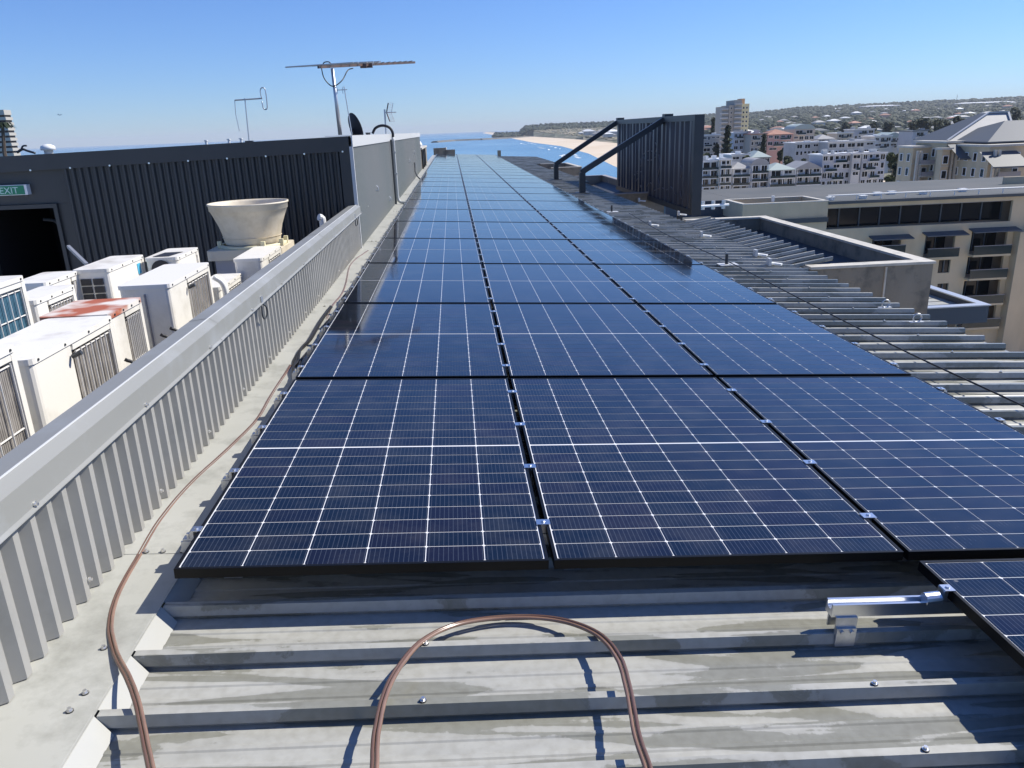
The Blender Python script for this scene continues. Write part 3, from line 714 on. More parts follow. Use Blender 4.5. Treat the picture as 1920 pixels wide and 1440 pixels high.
# ---------------------------------------------------------------- banded tower at the left edge
D = 520
a = atY(20, 208, D + 8); t = thing('tower_block', 'pale concrete tower with dark bands behind the charcoal plant room, at the left edge', 'tower', (a.x - 9, D, ZS + 2.2))
H = a.z - t.location.z
MB().box(-8.6, 8.6, .4, 7.6, 0, H - .2).build('core', M['black'], t, world=False)
for k in range(12):
    z = H - 2.4 - k * 3.0
    w = 9.0 + (.25 if k else 0)
    MB().box(-w, w, 0, 8.0, z, z + (2.9 if k == 0 else 1.75)).build('slab_band', M['tower_grey'], t, world=False)

# ---------------------------------------------------------------- Victorian style flats at right
D = 185
def vb(px0, px1, ptop, Dn, depth, wall, parent, nm='wall'):
    a = atY(px0, ptop, Dn); c = atY(px1, ptop, Dn); z0 = ZS + 2.2
    MB().box(a.x, c.x, Dn, Dn + depth, z0, (a.z + c.z) / 2).build(nm, M[wall], parent); return a.x, c.x, (a.z + c.z) / 2
c0 = atY(1820, 300, D)
t = thing('apartment_building', 'large beige flats with steep grey hipped roofs, bay windows and verandas at the right', 'apartment building', (c0.x, D, ZS + 2.2))
wings = [(1713, 1760, 277, 178, 6), (1748, 1765, 262, 184.5, 6), (1776, 1860, 267, 172, 12), (1768, 1782, 281, 170, 1.9), (1858, 1995, 273, 160, 11.9)]
for a_, c_, top, Dn, dp in wings:
    x0, x1, z = vb(a_, c_, top, Dn, dp, 'beige', t)
    MB().box(x0 - .5, x1 + .5, Dn - .5, Dn + dp + .3, z + .01, z + .45).build('cornice', M['cap_stone'], t)
    nw = max(1, int((x1 - x0) / 3.2))
    for k in range(4):
        for j in range(nw):
            o = window(t, x0 + (j + .5) * (x1 - x0) / nw - t.location.x, z - 3.0 - 3.15 * k - t.location.z, 1.3, 1.8, Dn - D)
        if dp > 4:
            for j in range(int(dp / 2.6)):
                link('window', WM[(1.3, 1.8, 'white_trim')], t, (x0 - t.location.x, Dn - D + (j + .5) * dp / int(dp / 2.6), z - 3.0 - 3.15 * k - t.location.z), (0, 0, -math.pi / 2))
    for k in range(3): MB().box(x0 - .12, x1 + .12, Dn - .12, Dn - .001, z - 3.55 - 3.15 * k, z - 3.35 - 3.15 * k).build('string_course', M['cap_stone'], t)
def roofpyr(pts, apex, m, name='roof'):
    b = MB(); n = len(pts)
    for i in range(n): b.face([pts[i], pts[(i + 1) % n]] + ([apex[0]] if len(apex) == 1 else []))
    return b.build(name, M[m], t)
# main hipped roof with flat ridge
a = atY(1776, 264, 175); c = atY(1905, 258, 175); r0 = atY(1853, 212, 181); r1 = atY(1890, 209, 181)
z = a.z; b = MB()
P0 = Vector((a.x, 175, z)); P1 = Vector((c.x, 175, z)); P2 = Vector((c.x, 189, z)); P3 = Vector((a.x, 189, z)); Q0 = Vector((r0.x, 181, r0.z)); Q1 = Vector((r1.x, 181, r0.z)); Q2 = Vector((r1.x, 184, r0.z)); Q3 = Vector((r0.x, 184, r0.z))
for f in ((P0, P1, Q1, Q0), (P1, P2, Q2, Q1), (P2, P3, Q3, Q2), (Q0, Q1, Q2, Q3)): b.face(f)
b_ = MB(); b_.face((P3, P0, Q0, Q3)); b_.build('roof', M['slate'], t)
b.build('roof', M['grey_tile'], t)
for p_, q_ in ((P0, Q0), (P1, Q1), (Q0, Q1)): MB().bar(p_ + Vector((0, -.1, .12)), q_ + Vector((0, -.1, .12)), .4, .25).build('ridge_cap', M['light_trim'], t)
a = atY(1856, 272, 162); b = MB(); hip_roof(b, a.x + 1, a.x + 26, 164, 184, a.z + .6, 4.0); b.build('roof', M['slate'], t)
for xw, D1, zt_ in ((1835, 166, 285), (1900, 155, 300)):
    a = atY(xw, zt_, D1); b = MB(); b.face([(a.x - 4, D1, a.z - 1.2), (a.x + 4, D1, a.z - 1.2), (a.x + 4, D1 + 5, a.z + 1.6), (a.x - 4, D1 + 5, a.z + 1.6)]); b.box(a.x - 4, a.x + 4, D1 - .1, D1 + .05, a.z - 1.5, a.z - 1.2); b.build('veranda_roof', M['slate'], t)
for px_, dn in ((1718, 177), (1724, 177), (1782, 171), (1790, 171), (1862, 159), (1870, 159)):
    a = atY(px_, 300, dn); MB().box(a.x - .25, a.x + .25, dn - .6, dn - .1, ZS + 2.2, a.z + 2).build('column', M['cap_stone'], t)
for k, px_ in enumerate((1740, 1812, 1838, 1885)):
    dn = 177 if k == 0 else (171 if k < 3 else 159)
    for j in range(3):
        a = atY(px_, 300 + 22 * j, dn); MB().box(a.x - 2.4, a.x + 2.4, dn - 1.4, dn - .05, a.z - 1.0, a.z - .8).build('balcony', M['cap_stone'], t)
        MB().box(a.x - 2.4, a.x + 2.4, dn - 1.4, dn - 1.34, a.z - .8, a.z + .1).build('balustrade', M['soffit'], t)

# ---------------------------------------------------------------- neighbouring apartment block with flat roof
YF = 92.0
ap = thing('apartment_building', 'beige apartment block with grey flat roof, ribbon top windows and glass balconies', 'apartment building', (40, YF, ZS + 2.2))
def fx(x, y): return atY(x, y, YF)
xl = fx(1548, 384).x; xr = fx(1925, 400).x + 14; zroof = fx(1548, 384).z
zl = lambda y, x: fx(x, y).z
# facade with real openings: wall strips around recesses
open_ = [  # x0,x1,ytop at x0.. as px rectangles, depth, kind
 (1549, 1898, 389, 427, 'ribbon'),
 (1636, 1690, 448, 476, 'balc'), (1736, 1792, 441, 481, 'balc'), (1823, 1890, 434, 476, 'balc'),
 (1761, 1783, 488, 512, 'win'), (1815, 1882, 482, 520, 'balc'),
 (1758, 1779, 532, 556, 'win'), (1808, 1876, 527, 568, 'balc'),
 (1742, 1783, 588, 612, 'balc'), (1800, 1868, 575, 612, 'balc')]
ops = []
for a_, c_, y0, y1, kd in open_:
    p = fx(a_, y0); q = fx(c_, y1); xm = (a_ + c_) / 2
    # project with the slope of the facade lines removed
    zt_ = fx(a_, y0).z; zb_ = fx(a_, y1).z
    ops.append([p.x, fx(c_, y0).x, zb_, zt_, kd])
ops[0][2] = zroof - 2.95; ops[0][3] = zroof - .42
xs = sorted(set([xl - 8.2, xr] + [o[0] for o in ops] + [o[1] for o in ops]))
wallmb = MB()
for i in range(len(xs) - 1):
    x0, x1 = xs[i], xs[i + 1]; xm = (x0 + x1) / 2
    iv = sorted([(o[2], o[3]) for o in ops if o[0] < xm < o[1]])
    z = ZS + 2.2
    for zb_, zt_ in iv:
        if zb_ > z: wallmb.box(x0, x1, YF, YF + .35, z, zb_)
        z = max(z, zt_)
    wallmb.box(x0, x1, YF, YF + .35, z, zroof)
wallmb.build('wall', M['beige'], ap)
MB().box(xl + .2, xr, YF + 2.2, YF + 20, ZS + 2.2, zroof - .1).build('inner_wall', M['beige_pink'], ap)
for o in ops:
    x0, x1, z0, z1, kd = o; d = 2.0 if kd != 'win' else .25
    wo = MB().box(x0, x1, YF + d, YF + d + .1, z0, z1).build('window', M['glass'], ap)
    if kd == 'ribbon':
        n = 9
        for j in range(n + 1):
            x = x0 + (x1 - x0) * j / n; MB().box(x - .08, x + .08, YF + d - .12, YF + d - .01, z0, z1).build('mullion', M['slate'], wo)
        MB().box(x0, x1, YF + .36, YF + d - .13, z1 - .12, z1 - .01).build('soffit', M['soffit'], ap)
    elif kd == 'balc':
        bo = MB().box(x0 - .1, x1 + .1, YF - 1.0, YF + d - .01, z0 - .25, z0 - .01).build('balcony', M['beige'], ap)
        MB().box(x0 - .1, x1 + .1, YF - 1.0, YF - .95, z0, z0 + 1.05).build('balustrade', M['glass_rail'], bo)
        MB().box(x0 - .12, x1 + .12, YF - 1.03, YF - .93, z0 + 1.055, z0 + 1.12).build('handrail', M['soffit'], bo)
        for f_ in (.33, .66): MB().box(x0 + (x1 - x0) * f_ - .06, x0 + (x1 - x0) * f_ + .06, YF + d - .1, YF + d - .01, z0, z1).build('mullion', M['slate'], wo)
        if z1 > zl(445, 1700) - .6 and z1 < zroof - 3:
            MB().hexa([(x0 - .5, YF - 1.3, z1 - .05), (x1 + .9, YF - 1.3, z1 - .05), (x1 + .9, YF - .01, z1 + .25), (x0 - .5, YF - .01, z1 + .25), (x0 - .5, YF - 1.3, z1 + .07), (x1 + .9, YF - 1.3, z1 + .07), (x1 + .9, YF - .01, z1 + .4), (x0 - .5, YF - .01, z1 + .4)]).build('sunshade', M['slate'], ap)
    else:
        MB().box(x0 + (x1 - x0) * .5 - .05, x0 + (x1 - x0) * .5 + .05, YF + .1, YF + .24, z0, z1).build('mullion', M['slate'], wo)
# pier standing proud at right, outdoor furniture
a = fx(1900, 440); MB().box(a.x, a.x + 2.4, YF - 1.2, YF - .01, ZS + 2.2, zroof - 4.2).build('pier', M['beige'], ap)
# flat roof
zr = zroof + .05
back_l = atZ(1315, 372, zr); back_m = atZ(1790, 339, zr)
rb = MB(); Yb = 118
x_l = atZ(1318, 388, zr).x
yb_ = atZ(1368, 375, zroof + .4).y
rb.box(xl + .21, xr + 10, YF - .5, YF + 24, zr, zr + .35); rb.build('roof_slab', M['slab'], ap)
MB().box(xl - 8.2, xl + .209, yb_, YF + 24, zr, zr + .35).build('roof_slab', M['slab'], ap)
rb = MB(); rb.box(atZ(1300, 372, zr).x - 6, xl - 8.25, yb_, YF + 24, zr, zr + .35); rb.build('roof_slab', M['slab'], ap)
MB().box(xl - 30, xl + .2, YF - .6, yb_ - .01, zr - 2.0, zr - 1.5).build('lower_roof_slab', M['slab'], ap)
MB().box(atZ(1300, 372, zr).x - 6, xl - 8.25, yb_ + .01, YF + 24, ZS + 2.2, zr - .01).build('wall', M['slate'], ap)
rb = MB(); rb.box(atZ(1826, 345, zr).x, xr + 10, YF + 12, YF + 12.4, zr + .36, zr + 1.3); rb.build('roof_upstand', M['beige'], ap)
# open topped plant upstand at the corner
ez = zroof + .42
L_ = atZ(1368, 375, ez); N_ = atZ(1422.5, 392, ez); R_2 = atZ(1548, 384, ez); B_ = atZ(1473, 368, ez)
pen = thing('plant_enclosure', 'open-topped cream upstand on the corner of the beige apartment block roof', 'enclosure', (N_.x, N_.y, zr))
x0, x1 = N_.x, xl + .2; y0, y1 = YF - .3, L_.y
for nm, (a0, a1, b0, b1) in (('near', (x0, x1, y0, y0 + .4)), ('far', (x0, x1, y1 - .4, y1)), ('left', (x0, x0 + .4, y0 + .41, y1 - .41)), ('right', (x1 - .4, x1, y0 + .41, y1 - .41))):
    MB().box(a0, a1, b0, b1, zr - 4.5 if nm in ('near', 'left') else zr - 1.49, ez).build('wall', M['beige'], pen)
    MB().box(a0 - .06, a1 + .06, b0 - .06, b1 + .06, ez + .005, ez + .12).build('coping', M['cap_stone'], pen)
MB().tube([(x0 + 5, (y0 + y1) / 2, zr + .3), (x0 + 5, (y0 + y1) / 2, ez + .6)], .2, 8).build('vent_pipe', M['white_trim'], pen)
# handrail pipe on roof
hr = thing('roof_handrail', 'long white pipe railing along the apartment block flat roof', 'railing', (xl, YF + .8, zr + .35))
MB().tube([(xl + .5, YF + .6, zr + .95), (xr - 14, YF + .6, zr + .95)], .09, 6).build('rail', M['white_trim'], hr)
for k in range(9):
    x = xl + 1 + (xr - 15 - xl) * k / 8; MB().tube([(x, YF + .6, zr + .36), (x, YF + .6, zr + .86)], .06, 6).build('post', M['white_trim'], hr)
vm = MB().box(-.35, .35, -.3, .3, 0, .3).box(-.45, .45, -.4, .4, .31, .40).mesh('roof_vent', M['white_trim'])
for k, (x, y, lb2) in enumerate(((1557, 373, 'just behind the cream upstand'), (1618, 370, 'beside the white railing, second from left'), (1645, 364, 'in the middle of the roof'), (1731, 362, 'right of the middle'), (1805, 357, 'nearest the right end'), (1672, 362, 'low one in the middle distance'))):
    p = atZ(x, y, zr + .5); tag(link('roof_vent', vm, None, (p.x, p.y, zr + .351)), 'white box vent on the grey flat roof, ' + lb2, 'vent', 'white vents on the apartment block roof')
pp = thing('roof_pipework', 'white pipes and valves on the grey roof beside the cream upstand', 'pipes', (N_.x - 12, YF + 14, zr + .35))
a = atZ(1318, 391, zr + .6); c = atZ(1366, 387, zr + .6)
MB().tube([(a.x - 3, a.y, zr + .8), (c.x, c.y, zr + .8)], .16, 6).build('pipe', M['white_trim'], pp)
for k in range(4): MB().tube([(c.x - 1.2 * k - .6, c.y, zr + .36), (c.x - 1.2 * k - .6, c.y, zr + 1.3)], .22, 6).build('valve', M['ant_alu'], pp)

# ================================================================ OUR ROOF
RL = 0.2340; PH = .245                                  # rib pitch and phase
HC, HP = .128, .173                                     # crest and pan levels below the glass
UL, UR = -0.045, 4.835                                  # sheet ends (left, right) in u
NRIB0 = -7
def sheet_profile(nr=3):
    pr = []
    for k in range(nr):
        o = k * RL
        pr += [(o - .008, -HP), (o - .010, -HP + .011), (o - .019, -HP + .014), (o - .012, -HC), (o + .012, -HC), (o + .019, -HP + .014), (o + .010, -HP + .011), (o + .008, -HP), (o + .075, -HP), (o + .080, -HP + .003), (o + .092, -HP + .003), (o + .097, -HP),
               (o + .136, -HP), (o + .141, -HP + .003), (o + .153, -HP + .003), (o + .158, -HP)]
    pr.append((nr * RL - .0085, -HP)); return pr
def sheet_mesh(u0, u1, nr=3, name='roof_sheet', scallop=0.0, rise=0.0):
    pr = sheet_profile(nr); b = MB(); n = len(pr); th = .0012
    def pt(u, p, k): return (u, p[0], p[1] + rise * k)
    for i in range(n - 1):
        a, c = pr[i], pr[i + 1]
        b.face([pt(u0, a, 0), pt(u1, a, 1), pt(u1, c, 1), pt(u0, c, 0)])
        b.face([(u1, a[0], a[1] + rise), (u1, a[0], a[1] - .01 + rise), (u1, c[0], c[1] - .01 + rise), (u1, c[0], c[1] + rise)])
    return b.mesh(name, M['roof'])
roof = struct('metal_roof', ORG, (0, TILT, 0))
SM = {}
nsheets = 71
for s_ in range(nsheets):
    v0 = PH + (NRIB0 + 3 * s_) * RL; Y = ORG.y + v0
    ur = 4.835
    if 24 < Y < 33: ur = 5.1
    if Y > 38.5: ur = 6.15
    if ur not in SM: SM[ur] = sheet_mesh(UL, ur)
    link('roof_sheet', SM[ur], roof, (0, v0, random.uniform(-.0006, .0006)))
# up-turned short sheets inside the first box gutter
upm = sheet_mesh(4.78, 5.22, 1, 'upturned_sheet', rise=.095)
v = 6.5
kk = 0
while v < 11.0:
    n_ = round((v - PH) / RL); vv = PH + n_ * RL
    link('upturned_sheet', upm, roof, (0, vv, .004)); v += RL; kk += 1
# screws
sc = MB(); sc.k = 0; sc.tube([(0, 0, 0), (0, 0, .0025)], .0095, 10); sc.k = 1; sc.tube([(0, 0, .0027), (0, 0, .0045)], .0085, 10); sc.tube([(0, 0, .0045), (0, 0, .011)], .0052, 6)
SCREW = sc.mesh('screw', [M['washer'], M['screw']])
def screw_r(u, n): link('screw', SCREW, roof, (u, PH + n * RL, -HC))
for px_, py_ in ((798, 1208), (793, 1315), (1645, 1290), (1740, 1413)):
    q = toloc(roofpt(px_, py_, HC)); n_ = round((q.y - PH) / RL); screw_r(q.x, n_)
for n_ in range(2, 60):
    for u in (3.62, 4.3):
        if (n_ + (u > 4)) % 2 == 0: screw_r(u + random.uniform(-.02, .02), n_)

# left apron flashing with scribed tongues
def slab_quad(mb, a, b_, c, d, th):
    n = Vector((0, 0, -th)); mb.hexa([Vector(a) + n, Vector(b_) + n, Vector(c) + n, Vector(d) + n, a, b_, c, d])
def apz(x): return -1.322 + (x + 1.24) / (xe + 1.24) * (zc + 1.322)
pe = rloc(-.05, 0, HC - .004); zc = pe.z; xe = pe.x
apron = struct('gutter_apron')
seams = [.4, 2.42, 6.35, 10.35, 14.4, 18.4, 22.4, 26.4, 30.4, 34.4, 38.4, 42.4, 46.4, 50.0]
for i in range(len(seams) - 1):
    b = MB(); y0, y1 = seams[i], seams[i + 1]; o = .0018 * (i % 2)
    slab_quad(b, (-1.24, y0, -1.322 + o), (xe, y0, zc + o), (xe, y1 + .04, zc + o), (-1.24, y1 + .04, -1.322 + o), .0015)
    b.build('apron_length', M['apron'], apron)
    for x in (-1.12, -1.065, -1.0): link('screw', SCREW, apron, (x, y1 + .01, apz(x) + .002))
b = MB()
w0 = .023
def tongue(y0, y1):
    b = MB(); top = Vector((xe, 0, zc - .001)); bx_ = xe + .045; bz_ = rloc(bx_ - ORG.x, 0, HP - .0025).z
    A_ = Vector((xe - .006, y0 - .008, zc + .0008)); B_ = Vector((xe - .006, y1 + .008, zc + .0008)); C_ = Vector((bx_, y1 - .012, bz_)); D_ = Vector((bx_, y0 + .012, bz_))
    n = Vector((.0012, 0, -.0012)); b.hexa([A_ + n, D_ + n, C_ + n, B_ + n, A_, D_, C_, B_]); return b
tm = None
for n_ in range(-9, 200):
    yc = ORG.y + PH + n_ * RL
    if yc > 49: break
    if tm is None:
        y_ref = yc; tb = tongue(yc + .018, yc + RL - .018); tm = tb.mesh('tongue', M['tongue'])
    link('tongue', tm, apron, (0, yc - y_ref, 0))
for px_, py_ in ((195, 1217), (131, 1334), (160, 1300)):
    q = atZ(px_, py_, -1.335); link('screw', SCREW, apron, (q.x, q.y, apz(q.x)))

# ---------------------------------------------------------------- parapet wall
XW = -1.19; PITCH = .0885
par = thing('parapet_wall', 'low grey ribbed metal parapet wall with folded cap running beside the gutter', 'wall', (XW, 1, -1.325))
def cladding(y0, y1, z0, z1, x, m, parent, depth=.028, pitch=PITCH, cw=.026, sw=.017, name='cladding_sheet', seg=10, flip=1):
    """vertical ribbed sheets, several per wall, ribs facing +X"""
    n = int((y1 - y0) / pitch + .5); i = 0
    while i < n:
        b = MB(); k = min(seg, n - i)
        for j in range(k):
            o = y0 + (i + j) * pitch; pr = [(0, 0), (pitch - cw - 2 * sw, 0), (pitch - cw - sw, depth), (pitch - sw, depth), (pitch, 0)]
            for q in range(4):
                (a, da), (c, dc) = pr[q], pr[q + 1]
                b.face([(x + da * flip, o + a, z0), (x + dc * flip, o + c, z0), (x + dc * flip, o + c, z1), (x + da * flip, o + a, z1)])
        b.build(name, m, parent); i += seg
cladding(.5, 9.75, -1.321, -.86, XW - .026, M['wall_grey'], par)
# pieces are lapped at the back by the core
MB().box(-1.275, XW - .03, .5, 9.74, -1.9, -.84).build('core', M['wall_grey'], par)
caps = [(.5, 3.7), (3.7, 6.9), (6.9, 9.76)]
for i, (y0, y1) in enumerate(caps):
    e = .0015 * i; b = MB()
    prof = [(-1.292, -.93), (-1.292, -.812), (-1.198, -.802), (-1.162, -.828), (-1.160, -.905), (-1.150, -.912)]
    for q in range(len(prof) - 1):
        (xa, za), (xb, zb) = prof[q], prof[q + 1]
        b.face([(xa, y0, za + e), (xb, y0, zb + e), (xb, y1 + .03, zb + e), (xa, y1 + .03, za + e)])
        b.face([(xa, y1 + .03, za + e - .002), (xb, y1 + .03, zb + e - .002), (xb, y0, zb + e - .002), (xa, y0, za + e - .002)])
    b.build('capping', M['cap'], par)
ps = MB(); ps.tube([(0, 0, 0), (.004, 0, 0)], .008, 8); ps.tube([(.004, 0, 0), (.010, 0, 0)], .005, 6); PS = ps.mesh('screw', M['screw'])
for k in range(12):
    link('screw', PS, par, (XW + .004 - XW, 1.55 + k * PITCH * 7 - 1, -1.325 + 1.325 - .0 + .06))
    link('screw', PS, par, (-1.160 - XW, 1.95 + k * .79 - 1, .425))
MB().tube([(-1.20, .5, -.8005), (-1.20, 9.78, -.7985)], .003, 5).build('crease_highlight', M['light_trim'], par)  # added pale bead, stands in for the bright highlight along the cap fold
# carabiner and anchor bits clipped on the wall
def hook(label, y, z):
    t = thing('hanging_clip', label, 'clip', (XW + .03, y, z))
    MB().tube(smooth_path([(XW + .03, y, z + .05), (XW + .05, y + .015, z + .02), (XW + .045, y + .02, z - .03), (XW + .035, y, z - .045), (XW + .03, y - .02, z - .02), (XW + .03, y - .01, z + .04)], 4), .005, 6).build('ring', M['steel_dark'], t, True)
    MB().box(XW + .012, XW + .035, y - .02, y + .02, z + .045, z + .09).build('eye_plate', M['galv'], t); return t
hook('dark clip hanging midway along the parapet cladding', 4.55, -.96); hook('dark clip at the far end of the parapet cladding', 9.2, -.95)

# ---------------------------------------------------------------- plant room
YD = 9.78; XL = -12.0; XP = -1.19; ZT = -.004
pr_ = thing('plant_room', 'charcoal corrugated plant room with pale grey ribbed side wall behind the air conditioners', 'plant room', (-4, YD, -1.9))
def ztop(x): return -.006 + (x - XP) * .0205
# front wall: flat board with ribbed sheets
cx0 = -4.58
b = MB(); b.hexa([(XL, YD + .03, -1.9), (-5.60, YD + .03, -1.9), (-5.60, YD + .15, -1.9), (XL, YD + .15, -1.9), (XL, YD + .03, ztop(XL)), (-5.60, YD + .03, ztop(-5.6)), (-5.60, YD + .15, ztop(-5.6)), (XL, YD + .15, ztop(XL))]); b.build('flat_cladding', M['dark_wall'], pr_)
b = MB(); b.hexa([(-5.598, YD + .03, -.64), (cx0, YD + .03, -.64), (cx0, YD + .15, -.64), (-5.598, YD + .15, -.64), (-5.598, YD + .03, ztop(-5.6)), (cx0, YD + .03, ztop(cx0)), (cx0, YD + .15, ztop(cx0)), (-5.598, YD + .15, ztop(-5.6))]); b.build('flat_cladding', M['dark_wall'], pr_)
MB().box(-4.71, cx0, YD + .03, YD + .15, -1.9, -.642).build('flat_cladding', M['dark_wall'], pr_)
n = int((XP - .10 - cx0) / .083)
i = 0
while i < n:
    b = MB()
    for j in range(min(8, n - i)):
        o = cx0 + (i + j) * .083; pf = [(0, 0), (.024, 0), (.040, .026), (.066, .026), (.083, 0)]
        for q in range(4):
            (a, da), (c, dc) = pf[q], pf[q + 1]
            b.face([(o + a, YD - da, -1.9), (o + c, YD - dc, -1.9), (o + c, YD - dc, ztop(o + c) - .16), (o + a, YD - da, ztop(o + a) - .16)])
    b.build('ribbed_sheet', M['dark_wall'], pr_); i += 8
MB().box(cx0, XP, YD + .002, YD + .12, -1.9, -.28).build('backing', M['dark_wall'], pr_)
MB().box(cx0 + n * .083, XP - .03, YD - .03, YD + .001, -1.9, -.15).build('edge_trim', M['dark_wall'], pr_)
b = MB(); b.hexa([(XL, YD - .045, ztop(XL) - .19), (XP - .03, YD - .045, ztop(XP) - .17), (XP - .03, YD + .2, ztop(XP) - .17), (XL, YD + .2, ztop(XL) - .19), (XL, YD - .045, ztop(XL)), (XP - .03, YD - .045, ztop(XP)), (XP - .03, YD + .2, ztop(XP)), (XL, YD + .2, ztop(XL))]); b.build('fascia', M['dark_wall'], pr_)
fs = MB(); fs.tube([(0, 0, 0), (0, -.006, 0)], .011, 8); FS = fs.mesh('screw', M['screw'])
for k in range(9): link('screw', FS, pr_, (-4.9 + k * .45 + 4, -.047, ztop(-4.9 + k * .45) - .17 + 1.9))
MB().box(XP - .028, XP + .012, YD - .05, YD - .005, -1.33, ZT - .12).build('corner_trim', M['light_trim'], pr_)
# side wall, long ribbed run
YE = 30.6
cladding(YD, YE, -1.322, -.10, XP - .028, M['plant_side'], pr_, depth=.030, pitch=.11, cw=.035, sw=.018, name='side_sheet', seg=10)
MB().box(XP - .25, XP - .030, YD + .16, YE, -1.5, -.05).build('backing', M['plant_side'], pr_)
for y0, y1 in ((YD - .04, 16.5), (16.5, 23.5), (23.5, YE)):
    b = MB(); e = .001 * (y0 > 16) + .001 * (y0 > 20)
    b.box(XP + .002, XP + .016 + e, y0, y1, -.13 - e, -.004); b.box(XP - .3, XP + .016 + e, y0, y1, -.0035, .002 + e); b.build('side_capping', M['light_trim'], pr_)
MB().hexa([(XL, YD + .21, ztop(XL) - .2), (XP - .31, YD + .21, -.1), (XP - .31, YE, -.1), (XL, YE, ztop(XL) - .2), (XL, YD + .21, ztop(XL) - .03), (XP - .31, YD + .21, -.035), (XP - .31, YE, -.035), (XL, YE, ztop(XL) - .03)]).build('roof', M['slab'], pr_)
# door opening: frame and dark room behind
MB().box(-4.755, -4.711, YD - .01, YD + .14, -1.9, -.642).build('door_frame', M['dark_wall'], pr_)
MB().box(-5.598, -4.756, YD - .01, YD + .14, -.69, -.643).build('door_frame', M['dark_wall'], pr_)
MB().box(-5.598, -4.6, YD + 1.6, YD + 1.7, -1.9, -.1).box(-5.598, -4.6, YD + .16, YD + 1.6, -.2, -.15).box(-5.66, -5.598, YD + .16, YD + 1.6, -1.9, -.1).box(-4.66, -4.6, YD + .16, YD + 1.6, -1.9, -.1).build('dark_interior', M['black'], pr_)
MB().tube(smooth_path([(-5.15, YD + .5, -.86), (-5.0, YD + .5, -.9), (-4.95, YD + .5, -1.1), (-4.9, YD + .5, -1.5)], 5), .02, 8).build('pipe', M['steel_dark'], pr_)
# service conduit with gooseneck on the side wall
cd = thing('conduit_pipe', 'grey service pipe with gooseneck bend running down the plant room side wall', 'pipe', (XP + .04, 15.5, -1.3))
yv = 15.9
MB().tube(smooth_path([(XP + .055, yv, -.06), (XP + .055, yv, -.5), (XP + .055, yv, -1.0), (XP + .06, yv, -1.20), (XP + .10, yv - .02, -1.285), (XP + .2, yv - .05, -1.300), (XP + .32, yv - .08, -1.302)], 6), .028, 10).build('down_pipe', M['pipe'], cd, True)
MB().tube(smooth_path([(XP + .055, yv, -.07), (XP + .055, yv, .03), (XP + .0, yv, .12), (XP - .13, yv, .16), (XP - .26, yv, .12), (XP - .33, yv, .02)], 6), .026, 10).build('gooseneck', M['cable_black'], cd, True)
for z in (-.35, -.75): MB().box(XP + .016, XP + .09, yv - .045, yv + .045, z, z + .025).build('bracket', M['galv'], cd)
MB().tube([(XP + .04, yv - .35, -.1), (XP + .04, yv - .35, -1.3)], .02, 6).build('side_conduit', M['steel_dark'], cd)
tag(MB().tube(smooth_path([(XP + .03, 24.6, -.85), (XP + .05, 24.4, -1.15), (XP + .18, 24.0, -1.3), (XP + .34, 23.8, -1.31)], 6), .02, 8).build('pipe', M['steel_dark']), 'short dark bent pipe leaving the far end of the plant room wall', 'pipe')
for k, (y, z) in enumerate(((12.0, -.72), (21.5, -.65), (24.5, -.5), (14.2, -1.05))):
    tag(MB().tube(smooth_path([(XP + .03, y, z), (XP + .055, y, z - .03), (XP + .05, y, z - .08), (XP + .02, y, z - .07)], 4), .010, 6).build('wall_tap', M['galv']), 'small metal fitting on the pale ribbed wall, %s from the near end' % ordn[[0, 2, 3, 1][k]], 'fitting', 'fittings on the ribbed wall')
# exit sign
es = thing('exit_sign', 'green EXIT sign mounted above the dark doorway', 'sign', (-5.2, YD, -.52))
MB().box(-5.40, -4.985, YD - .05, YD + .03, -.525, -.41).build('housing', M['white_trim'], es)
MB().box(-5.39, -5.015, YD - .054, YD - .051, -.518, -.417).build('face', M['green'], es)
cu = bpy.data.curves.new('exit_text', 'FONT'); cu.body = 'EXIT'; cu.size = .105; cu.extrude = .0008; cu.align_x = 'CENTER'
to = bpy.data.objects.new('tmp', cu); me = bpy.data.meshes.new_from_object(to); bpy.data.objects.remove(to)
me.name = 'lettering'; me.materials.clear(); me.materials.append(M['exit_white'])
link('lettering', me, es, (-5.19 + 5.2, -.0552, -.505 + .52), (math.pi / 2, 0, 0))

# ---------------------------------------------------------------- plant deck and body of our building
b = MB(); b.box(XL, -1.28, -1.5, YD + .028, -2.1, -1.9); d_ = b.build('plant_deck', M['deck']); d_['kind'] = 'structure'
bd = thing('apartment_building', 'our own building below the solar roof, its end and side walls dropping to the street', 'building', (0, 10, ZS + 2.2))
MB().box(-1.30, 3.86, .3, 50.3, ZS + 2.2, -1.75).build('wall', M['beige'], bd)
MB().box(XL, -1.31, -1.5, 50, ZS + 2.2, -2.12).build('wall', M['beige'], bd)
MB().box(3.86, 5.1, 38.6, 50.3, ZS + 2.2, -1.85).build('wall', M['beige'], bd)
MB().box(3.861, 9.5, 3, 50.2, ZS + 2.2, -5.6).build('wall', M['beige'], bd)
MB().box(3.862, 9.6, 2.8, 50.4, -5.59, -5.4).build('terrace_slab', M['slab'], bd)

